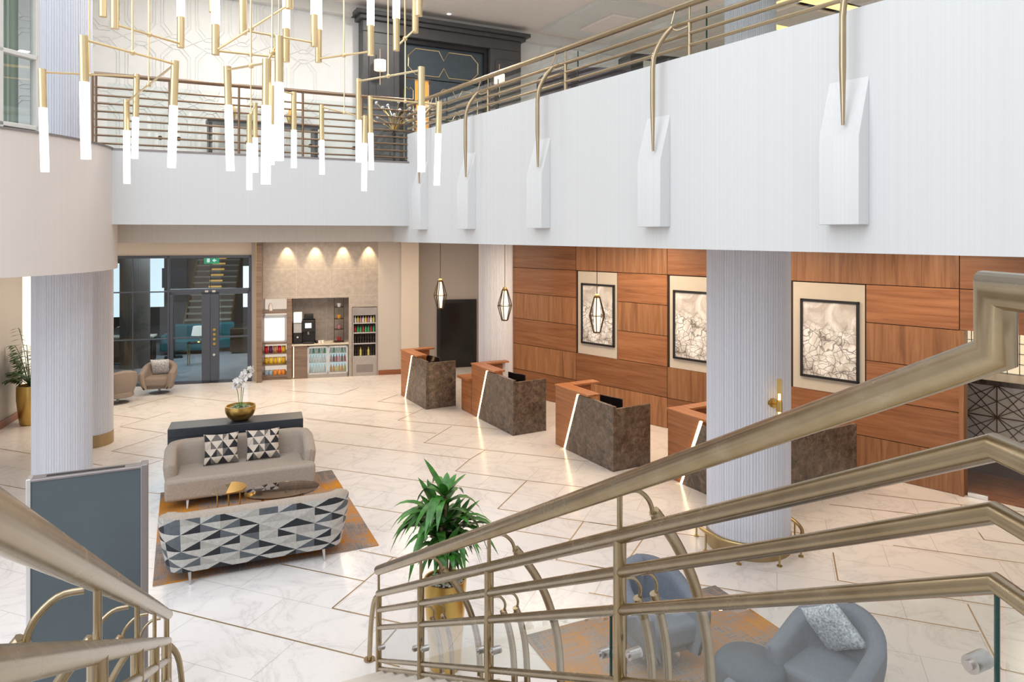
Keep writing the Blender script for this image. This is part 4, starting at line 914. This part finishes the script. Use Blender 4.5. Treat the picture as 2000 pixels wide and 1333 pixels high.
def sofa(loc, rz, lab, th=.16):
    t = thing('sofa', lab, 'sofa', loc, rz, 'patterned-back sofas on the orange rug'); w_, d_ = 2.06, .80
    P = upath(w_, .62, .30)
    def ztf(f_):
        e_ = min(f_, 1-f_); return .60+.18*min(1, max(0, (e_-.0)/.22))**.8
    shell(t, P, .13, ztf, th, .09, M['tri'], M['beige'], .01)
    xi, xo = w_/2-th, w_/2-.03
    MB().prism([(-xi, .12), (xi, .12), (xi, .60), (xo, .68), (xo, .86), (-xo, .86), (-xo, .68), (-xi, .60)], .13, .43).build('seat', M['beige'], t, bevel=.05, seg=4)
    for x in (-w_/2+.32, w_/2-.32):
        for y in (.12, .72):
            MB().extr([(x-.02, y, .17), (x+.02, y, .17), (x+.015, y+(-.06 if y < .4 else .06), 0), (x-.0, y+(-.06 if y < .4 else .06), 0)], (0, .05, 0)).build('leg', M['alu'], t)
    return t
RZ = .40
sofa((-2.81, 7.80, 0), RZ, 'sofa turned away showing its black, grey and white triangle patterned back')
sofa((-4.135, 10.70, 0), RZ+math.pi, 'beige sofa facing the camera with two triangle patterned cushions')
def sfw(x, y, z): return world((-4.135, 10.70), RZ+math.pi, x, y, z)
for x, lab in ((.28, 'left triangle patterned cushion on the beige sofa'), (-.30, 'right triangle patterned cushion on the beige sofa')):
    o = cushion(.48, .44, .16, M['tric'], 'cushion'); o.location = sfw(x, .31, .645); o.rotation_euler = (-.28, 0, RZ+math.pi); o.rotation_euler = (Matrix.Rotation(RZ+math.pi, 3, 'Z') @ Matrix.Rotation(-.0, 3, 'Y') @ Matrix.Rotation(.30, 3, 'X')).to_euler(); tag(o, lab, 'cushion', 'cushions on the beige sofa')
def flatrug(poly, lab, name='rug'):
    c = Vector((sum(p[0] for p in poly)/4, sum(p[1] for p in poly)/4, 0)); a = math.atan2(poly[1][1]-poly[0][1], poly[1][0]-poly[0][0])
    R = Matrix.Rotation(-a, 3, 'Z'); q_ = [(R @ (Vector((*p, 0))-c))[:2] for p in poly]
    o = MB().prism(q_, .001, .012).build(name, M['rug'], loc=c, rz=a, bevel=.003); tag(o, lab, 'rug')
flatrug([(-3.866, 7.545), (-1.62, 8.54), (-2.89, 11.25), (-5.14, 10.26)], 'orange and grey distressed rug under the two sofas and coffee tables')
flatrug([(.11, 6.61), (2.19, 7.56), (3.44, 4.83), (1.36, 3.88)], 'orange distressed rug under the blue-grey armchairs by the stairs')
# coffee tables
t = thing('coffee_table', 'large smoked glass coffee table between the two sofas', 'coffee table', (-3.07, 9.38, .012), RZ)
MB().prism([(.48*math.cos(a), .30*math.sin(a)) for a in [2*math.pi*i/48 for i in range(48)]], .35, .37).build('table_top', M['smoke'], t, smooth=30)
MB().prism([(-.25, -.14), (.25, -.14), (.28, .12), (-.22, .14)], .12, .15).build('lower_shelf', plain('plum_shelf', (.10, .065, .10), .4), t)
for x, y in ((-.25, -.15), (.25, -.15), (.25, .15), (-.25, .15)): MB().tube([(x, y, 0), (x, y, .35)], .012, 8).build('leg', M['gold'], t)
t = thing('side_table', 'small round glass side table with a brass tray segment before the beige sofa', 'side table', (-3.70, 9.16, .012), RZ)
MB().lathe([(.21, .44), (.21, .455)], n=40).build('table_top', M['glass'], t, smooth=30); MB().prism([(.215*math.cos(a), .215*math.sin(a)) for a in [math.radians(-100+i*6) for i in range(31)]], .456, .472).build('brass_tray', M['gold'], t)
for k in range(3): a = 2*math.pi*k/3+.5; MB().tube([(.16*math.cos(a), .16*math.sin(a), 0), (.16*math.cos(a), .16*math.sin(a), .44)], .009, 8).build('leg', M['gold'], t)
# console and orchid
cc = Vector((-4.245, 10.88, 0))+Vector((-.39, .92, 0))*.24
t = thing('console_table', 'long charcoal console table behind the beige sofa', 'console table', cc, math.atan2(.66, 1.85))
MB().bb(-.98, .98, -.23, .23, .72, .85).build('table_top', M['dark'], t, bevel=.008); MB().bb(-.98, .98, -.22, -.17, 0, .72).bb(-.98, -.92, -.2, .2, 0, .72).bb(.92, .98, -.2, .2, 0, .72).build('side_panels', M['dark'], t)
t = thing('orchid_planter', 'white orchid in a round gold bowl on the console table', 'orchid', (cc.x+.04, cc.y+.0, .85))
prof = [(.07, 0), (.13, .015), (.19, .07), (.225, .14), (.232, .19), (.225, .235), (.205, .235), (.20, .20)]
MB().lathe(prof, n=40).build('bowl', M['gold'], t, smooth=50)
MB().lathe([(.2, .19), (.12, .215), (.01, .22)], n=28).build('moss', M['pebble'], t, smooth=50)
def leafgrid(mb, base, dirv, length, width, droop, up=.5, n=7, fold=.25):
    d2 = Vector((dirv[0], dirv[1], 0)).normalized(); side = Vector((-d2.y, d2.x, 0)); rows = []
    for i in range(n):
        f_ = i/(n-1); h_ = up*length*f_-droop*length*f_*f_; p = Vector(base)+d2*length*f_*(1-.15*droop*f_)+Vector((0, 0, h_)); w_ = width*(math.sin(math.pi*min(1, f_**.75*.97+.03)))**.8*.5+.002
        rows.append([p-side*w_+Vector((0, 0, w_*fold)), p, p+side*w_+Vector((0, 0, w_*fold))])
    mb.grid(rows)
mb = MB()
for k in range(7): a = k*.9+.2; leafgrid(mb, (0, 0, .21), (math.cos(a), math.sin(a)), .2, .06, .5, .45)
mb.build('leaves', M['leaf'], t, smooth=60)
stems = MB(); fl_ = MB()
for k, (dx, dy, h_) in enumerate(((-.06, -.02, .42), (.03, .0, .52), (.09, .02, .60))):
    pts = smoothpath([(dx*.2, 0, .21), (dx*.5, dy, .21+h_*.5), (dx, dy, .21+h_*.85), (dx+.05, dy, .21+h_)], 5); stems.tube(pts, .005, 6)
    for i in range(16):
        b_ = pts[-1-i//2]; c = Vector(b_)+Vector((random.uniform(-.06, .06), random.uniform(-.05, .05), random.uniform(-.03, .02)))
        tilt = Matrix.Rotation(random.uniform(0, 6.28), 3, 'Z') @ Matrix.Rotation(random.uniform(.9, 1.6), 3, 'X')
        for j in range(5): R = tilt @ Matrix.Rotation(2*math.pi*j/5, 3, 'Z'); fl_.ell(c+R @ Vector((.022, 0, 0)), (.024, .018, .005), 8, 5, R)
stems.build('stems', M['leaf'], t, smooth=60); fl_.build('blossoms', M['petal'], t, smooth=60)
# barrel armchairs
def armchair(loc, rz, mat, lab, grp, w_=.78, d_=.66, zb=.16, zt_=.76, arm=.55, pedestal=True):
    t = thing('armchair', lab, 'armchair', loc, rz, grp); P = upath(w_, d_, .33, 10, 4, 5)
    shell(t, P, zb, lambda f_: arm+(zt_-arm)*math.sin(math.pi*max(0, min(1, (min(f_, 1-f_))/.5))/2)**1.3, .13, .11, mat, mat, .03)
    MB().prism([(-.25, .1), (.25, .1), (.27, d_+.02), (-.27, d_+.02)], .22, .42).build('seat', mat, t, bevel=.05, seg=4)
    MB().prism([(p.x*.82, .34+(p.y-.34)*.82) for p in P], .14, .26).build('base', mat, t, bevel=.02)
    MB().lathe([(.22, 0), (.22, .015), (.03, .03), (.03, .15)], (0, .34, 0), 28).build('swivel_foot', M['alu_dark'], t, smooth=40)
    return t
def face(dx, dy): return math.atan2(dy, dx)-math.pi/2
def placechair(cx, cy, dx, dy, *a, **k):
    r = face(dx, dy); c, s = math.cos(r), math.sin(r); return armchair((cx+s*.34, cy-c*.34, k.pop('z', 0)), r, *a, **k)
placechair(-8.42, 16.75, .25, -.97, M['beige_dark'], 'taupe armchair with a cushion in front of the glazed partition', 'taupe armchairs by the glass')
placechair(-8.85, 15.75, -.75, .6, M['beige_dark'], 'taupe armchair turned away, half hidden by the left columns', 'taupe armchairs by the glass')
placechair(1.29, 6.32, .35, -.93, M['bluegrey'], 'blue-grey armchair behind the curved stair brackets', 'blue-grey armchairs on the rug', zt_=.78, z=.013, w_=.70)
placechair(2.52, 5.52, -.72, -.62, M['bluegrey'], 'blue-grey armchair with a speckled cushion, right of the stair rail', 'blue-grey armchairs on the rug', w_=.76, zt_=.8, z=.013)
placechair(1.22, 4.55, -.05, 1, M['bluegrey'], 'blue-grey armchair seen from behind at the bottom edge', 'blue-grey armchairs on the rug', z=.013, arm=.66)
def sc_cush(loc, R, lab):
    o = cushion(.42, .42, .14, M['print'], 'cushion'); o.location = loc; o.rotation_euler = R.to_euler(); tag(o, lab, 'cushion')
sc_cush((2.58, 5.64, .63), Matrix.Rotation(face(-.72, -.62), 3, 'Z') @ Matrix.Rotation(-.35, 3, 'X') @ Matrix.Rotation(.6, 3, 'Y'), 'blue-white speckled cushion on the right blue-grey armchair')
sc_cush((-8.45, 16.86, .60), Matrix.Rotation(face(.25, -.97), 3, 'Z') @ Matrix.Rotation(-.35, 3, 'X'), 'speckled cushion on the taupe armchair by the glazed partition')
t = thing('pouf', 'dark slate rounded pouf table between the blue-grey armchairs', 'pouf', (1.88, 5.55, .013), .4); MB().lathe([(.18, .02), (.25, .06), (.27, .2), (.27, .38), (.24, .42), (.0, .43)], n=40).build('cushioned_body', M['pouf'], t, smooth=60); MB().lathe([(.18, 0), (.18, .02)], n=30).build('foot', M['black'], t)
# ------------------------------------------------ plants
t = thing('potted_dracaena', 'bushy green dracaena in a tall tapered gold planter by the stair rail', 'potted plant', (-.585, 6.15, 0))
MB().lathe([(.125, 0), (.135, .02), (.175, .55), (.187, .76), (.187, .78), (.172, .78), (.170, .72)], n=48).build('planter', M['gold'], t, smooth=50)
mb = MB(); MB().lathe([(.17, .725), (.01, .735)], n=24).build('soil', M['soil'], t)
for i in range(230):
    a, r = random.uniform(0, 6.28), .165*math.sqrt(random.random()); s = random.uniform(.008, .016); mb.ell((r*math.cos(a), r*math.sin(a), .745+random.uniform(0, .012)), (s, s*.8, s*.6), 6, 4)
o = mb.build('pebbles', M['pebble'], t, smooth=60); o['kind'] = 'stuff'
mb = MB(); st2 = MB()
for (sx_, sy_, top) in ((0, 0, 1.50), (-.07, .03, 1.34), (.07, .03, 1.20), (.02, -.06, 1.05), (-.03, -.05, 1.25)):
    st2.tube([(sx_*.5, sy_*.5, .72), (sx_, sy_, top)], .016, 8)
    z = .98
    while z < top:
        for k in range(4):
            a = random.uniform(0, 6.28); L_ = random.uniform(.30, .46)*(1.15 if z > 1.12 else .62); leafgrid(mb, (sx_, sy_, z), (math.cos(a), math.sin(a)), L_, random.uniform(.06, .085), random.uniform(.7, 1.3), random.uniform(.5, 1.1))
        z += .055
    for k in range(10): a = k*.63+random.random()*.4; leafgrid(mb, (sx_, sy_, top), (math.cos(a), math.sin(a)), random.uniform(.14, .28), .07, .3, random.uniform(.6, 1.5))
mb.build('foliage', M['leaf'], t, smooth=60); st2.build('stems', M['stem'], t, smooth=50)
t = thing('potted_palm', 'feathery green palm in a gold planter by the far left wall', 'potted palm', (-9.63, 14.0, 0))
MB().lathe([(.155, 0), (.17, .02), (.225, .5), (.225, .74), (.215, .78), (.2, .78), (.2, .72)], n=40).build('planter', M['gold'], t, smooth=50); MB().lathe([(.2, .73), (.01, .74)], n=20).build('soil', M['soil'], t)
mb = MB(); s3 = MB()
for k in range(24):
    a = k*2.4; L_ = random.uniform(.7, 1.1)*(1-.35*max(0, -math.cos(a))); upk = random.uniform(1.3, 1.9) if k < 14 else random.uniform(.7, 1.1); d2 = Vector((math.cos(a), math.sin(a), 0)); spine = []
    hl = L_*(.35 if upk > 1.2 else .6)
    for i in range(11):
        f_ = i/10; spine.append(Vector((0, 0, .76))+d2*hl*f_+Vector((0, 0, upk*L_*f_*.85-.38*L_*f_**3)))
    s3.tube(spine, .006, 5); sd = Vector((-d2.y, d2.x, 0))
    for i in range(3, 11):
        for sg in (-1, 1):
            p = spine[i]; ln_ = .26*(1-.5*(i-3)/8); tip = p+sd*sg*ln_*.8+d2*ln_*.55+Vector((0, 0, -.05)); w_ = Vector((0, 0, .014)); m1 = (p+tip)/2+d2*.015
            mb.add([p, m1-d2*.02, tip, m1+d2*.02+w_*.5], [(0, 1, 2, 3)])
            tip2 = tip+d2*.05+Vector((0, 0, .03)); p2 = p+d2*.04; mb.add([p2, (p2+tip2)/2-d2*.02, tip2, (p2+tip2)/2+d2*.02], [(0, 1, 2, 3)])
mb.build('foliage', M['palm'], t, smooth=60, fix=False); s3.build('stems', M['palm'], t)
# ------------------------------------------------ display totem
Lk = Vector((-3.575, 5.16, 0)); Rk = Vector((-2.855, 5.50, 0)); W_ = (Rk-Lk).length
t = thing('display_totem', 'tall freestanding slate grey display panel in a metal frame, lower left', 'display stand', Lk, math.atan2(.34, .72))
MB().bb(.03, W_-.05, -.004, .09, .08, 1.965).build('panel', M['kiosk'], t); MB().bb(0, .03, -.012, .11, 0.03, 1.99).build('edge_strip', M['alu'], t, bevel=.004)
MB().bb(W_-.05, W_, -.012, .12, .03, 1.995).bb(.0, W_, -.01, .11, 1.965, 1.985).build('frame', M['alu_dark'], t, bevel=.006); MB().bb(.12, W_-.16, .03, .07, 1.985, 1.988).build('top_slot', M['black'], t)
MB().bb(-.03, W_+.03, -.2, .3, 0, .03).build('base_plate', M['alu_dark'], t, bevel=.004)
# ------------------------------------------------ stairs
vR = Vector(norm2(.434, -.90)+(0,)); vL = Vector(norm2(.4, -.917)+(0,)); AR = Vector((-1.14, 6.0, 0)); AL = Vector((-2.6, 5.3, 0))
M['tread'] = plain('pale_stone_tread', (.60, .54, .47), .3, 0, .05, 3); M['carpet'] = plain('beige_riser', (.50, .40, .30), .6)
t = thing('staircase', 'pale stone staircase descending to the lobby between the two brass railings', 'staircase', (AR+AL)/2)
ro = (AR+AL)/2; NS = 16
def R_(s, e=0): p = AR+vR*s-ro; return (p.x-.87*e, p.y-.4*e)
def L_(s, e=0): p = AL+vL*s-ro; return (p.x+.87*e, p.y+.4*e)
for k in range(NS):
    s = .18+.3*k; z1 = .158*(k+1)
    MB().prism([L_(s-.02, -.1), R_(s-.02, -.1), R_(s+.3, -.1), L_(s+.3, -.1)], z1-.035, z1).build('tread', M['tread'], t, bevel=.004)
    MB().prism([L_(s+.0, -.08), R_(s+.0, -.08), R_(s+.29, -.08), L_(s+.29, -.08)], max(0, z1-.34), z1-.036).build('riser', M['carpet'], t)
s = .18+.3*NS; pr, pl = R_(s, -.1), L_(s, -.1)
MB().prism([pl, pr, (1.12-ro.x, 1.5-ro.y), (1.12-ro.x, -4-ro.y), (-4-ro.x, -4-ro.y), (-4-ro.x, pl[1])], .158*NS-.3, .158*NS).build('landing', M['tread'], t)
def strut_set(mk, P, n, z, big=True):
    def q_(o, dz_): return P+n*o+Vector((0, 0, z+dz_))
    if big:
        mk('hook', smoothpath([q_(.03, -.03), q_(.09, -.035), (q_(.145, -.09)), q_(.165, -.17), q_(.165, -.21)], 4), .0095)
        mk('bracket', smoothpath([q_(.165, -.13), q_(.22, -.20), q_(.30, -.32), q_(.38, -.49), q_(.44, -.72), q_(.46, -1.0), q_(.455, -1.25)], 4), .0235)
    for o in (.07, .15):
        mk('hook', smoothpath([q_(o-.05, -.37), q_(o, -.38), q_(o+.03, -.43), q_(o+.01, -.49), q_(o-.02, -.50)], 4), .007)
        mk('bracket', smoothpath([q_(o+.015, -.46), q_(o+.05, -.56), q_(o+.08, -.72), q_(o+.09, -.95), q_(o+.09, -1.2)], 4), .0185)
def railing(name_lab, A_, v, n, s_end, posts, offs, hr, rr, glass, right):
    t = thing('stair_railing', name_lab, 'railing', A_)
    Z0, SLP = .92, .525
    def p(s, dz_=0, o=0): return v*s+n*o+Vector((0, 0, Z0+SLP*s+dz_))
    e = p(s_end)
    if right:
        top = [p(0), e, e+Vector((0, 0, .135)), e+Vector((0, -3.0, .135))]
    else: top = [p(0), e]
    MB().tube(top, hr, 20).ell(p(0), (hr, hr, hr)).build('handrail', M['rail'], t, smooth=60)
    for k, dz_ in enumerate(offs):
        pts = [p(0, dz_), p(s_end, dz_)]+([p(s_end, dz_)+Vector((0, -3.0, 0))] if right else [])
        MB().tube(pts, rr[k], 14).build('rail', M['rail'], t, smooth=60)
    def mk(nm, pts, r): MB().tube(pts, r, 10).build(nm, M['rail'], t, smooth=60)
    for i, s in enumerate(posts):
        zb = max(0.0, .158*(int((s-.17)/.3)+1)) if s > .2 else 0
        MB().tube([v*s+Vector((0, 0, zb)), p(s, offs[0])], .026, 14).build('post', M['rail'], t, smooth=60)
        MB().tube([p(s, offs[0]), p(s)], .011, 8).build('post_spigot', M['rail'], t, smooth=60)
        if i: strut_set(mk, v*s, n, Z0+SLP*s)
    if right: mk('foot_leg', smoothpath([v*0+Vector((0, 0, .70)), Vector((-.05, .06, .62)), Vector((-.10, .17, .35)), Vector((-.13, .25, 0))], 5), .022)
    else: mk('foot_leg', smoothpath([Vector((0, 0, .70)), Vector((.04, .10, .5)), Vector((.05, .16, 0))], 5), .022)
    f = Vector((-.13, .25, 0)) if right else Vector((.05, .16, 0)); MB().lathe([(.05, 0), (.05, .012)], f, 20).build('foot_flange', M['rail'], t)
    if glass:
        ends = list(posts)+[s_end]
        for a, b in zip(ends[:-1], ends[1:]):
            g0, g1 = a+.05, b-.07
            if b == s_end: g1 = b
            gl = MB().extr([p(g0, -.515), p(g1, -.515), p(g1, -.755), p(g0, -.755)], n*.010).build('glass_panel', M['glass'], t)
            MB().tube([p(g1, -.515, .005), p(g1, -.755, .005)], .006, 6).build('glass_edge', M['glass_edge'], gl)
            for q_ in (g0+.04, g1-.04): MB().tube([p(q_, -.66, -.022), p(q_, -.66, .03)], .020, 16).tube([p(q_, -.66, -.03), p(q_, -.66, -.02)], .010, 10).build('clamp', M['steel'], gl, smooth=40)
        a = ends[-1]; e2 = p(a)
        gl = MB().extr([p(a, -.515)+Vector((0, -.03, 0)), p(a, -.515)+Vector((0, -1.0, 0)), p(a, -.9)+Vector((0, -1.0, 0)), p(a, -.9)+Vector((0, -.03, 0))], (.01, 0, 0)).build('glass_panel', M['glass'], t)
nR = Vector((.90, .434, 0)); nL = Vector((-.917, -.40, 0))
railing('right-hand brass stair railing with four rails and glass panels', AR, vR, nR, 5.0, (0, 1.135, 2.33, 3.60), (-.20, -.34, -.49, -.77, -.84), .040, (.029, .023, .021, .017, .017), True, True)
railing('left-hand brass stair railing in the lower left corner', AL, vL, nL, 5.15, (0, .35, 1.5, 2.58, 3.75), (-.20, -.34, -.49, -.77), .035, (.029, .023, .021, .017), False, False)
# ------------------------------------------------ upper floor furniture
UC = PL(tuple(UW.pt(0, -.45)[:2]), UW.d)
s0, s1 = UC.s(425), UC.s(600); t = thing('console_table', 'long black console table against the moulded wall on the upper floor', 'console table', UC.pt((s0+s1)/2, 0, 4.955), UC.rz)
MB().bb(-.95, .95, -.2, .2, .78, .84).build('table_top', M['black'], t); [MB().bb(x-.03, x+.03, -.17, .17, 0, .78).build('leg', M['black'], t) for x in (-.9, .9)]
for px, lab in ((455, 'table lamp with pale pink shade on the left of the upper console'), (566, 'table lamp with pale pink shade on the right of the upper console')):
    t = thing('table_lamp', lab, 'table lamp', UC.pt(UC.s(px), 0, 5.796), 0, 'lamps on the upper console')
    MB().lathe([(.09, 0), (.03, .03), (.06, .14), (.025, .25), (.012, .3)], n=20).build('base', M['gold'], t, smooth=50); MB().lathe([(.24, .28), (.19, .62)], n=32, cap=False).build('lamp_shade', M['shade'], t, smooth=40)
p = Vector((1.02, 9.15, 4.955)); t = thing('banquette', 'dark curved banquette on the upper floor behind the right balcony rail', 'sofa', p, -.5+math.pi)
MB().prism([(.70*math.cos(a), .70*math.sin(a)) for a in [math.radians(200-i*6) for i in range(38)]]+[(.50*math.cos(a), .50*math.sin(a)) for a in [math.radians(-22+i*6) for i in range(38)]], .1, .86).build('backrest', plain('aubergine_fabric', (.045, .028, .035), .8), t, bevel=.03)
MB().lathe([(.45, .1), (.48, .42), (.3, .44)], n=40).build('seat', plain('plum_seat_fabric', (.05, .03, .04), .8), t, smooth=40)
t = thing('side_cabinet', 'dark cabinet with small framed cards on the upper floor behind the balcony rail', 'cabinet', (2.1, 10.3, 4.955), .3); MB().bb(-.5, .5, -.2, .2, 0, 1.42).build('body', M['black'], t, bevel=.01)
for x in (-.3, .1): MB().bb(x, x+.14, -.215, -.2, 1.16, 1.32).build('card', M['cream'], t)
p = UW.pt(UW.s(770, -2.2), -2.2, 4.955); t = thing('branch_sculpture', 'gold and crystal branch arrangement on a dark stand before the upper doorway', 'sculpture', p)
MB().lathe([(.2, 0), (.2, .03), (.03, .05), (.03, .55), (.2, .57), (.2, .6)], n=24).build('stand', M['black'], t)
mb = MB(); m2 = MB()
for k in range(16):
    a = random.uniform(0, 6.28); r = random.uniform(.2, .45); h_ = random.uniform(.15, .5); mb.tube([(0, 0, .6), (r*.4*math.cos(a), r*.4*math.sin(a), .6+h_*.6), (r*math.cos(a), r*math.sin(a), .6+h_)], .006, 5); m2.ell((r*math.cos(a), r*math.sin(a), .6+h_), (.03, .03, .03), 8, 6)
mb.build('branches', M['gold'], t); m2.build('crystals', M['alu'], t, smooth=60)
for px, py in ((877, 27), (1156, 67)):
    Y = 4.5*F/(HZ-py); t = thing('ceiling_spotlight', 'tiny lit ceiling spotlight on the upper ceiling, '+('left of the balcony rail' if px < 900 else 'just above the balcony rail'), 'spotlight', ((px-1000)/F*Y, Y, 8.3)); MB().lathe([(.045, -.012), (.045, 0)], n=16).build('lens', M['sign_white'], t)
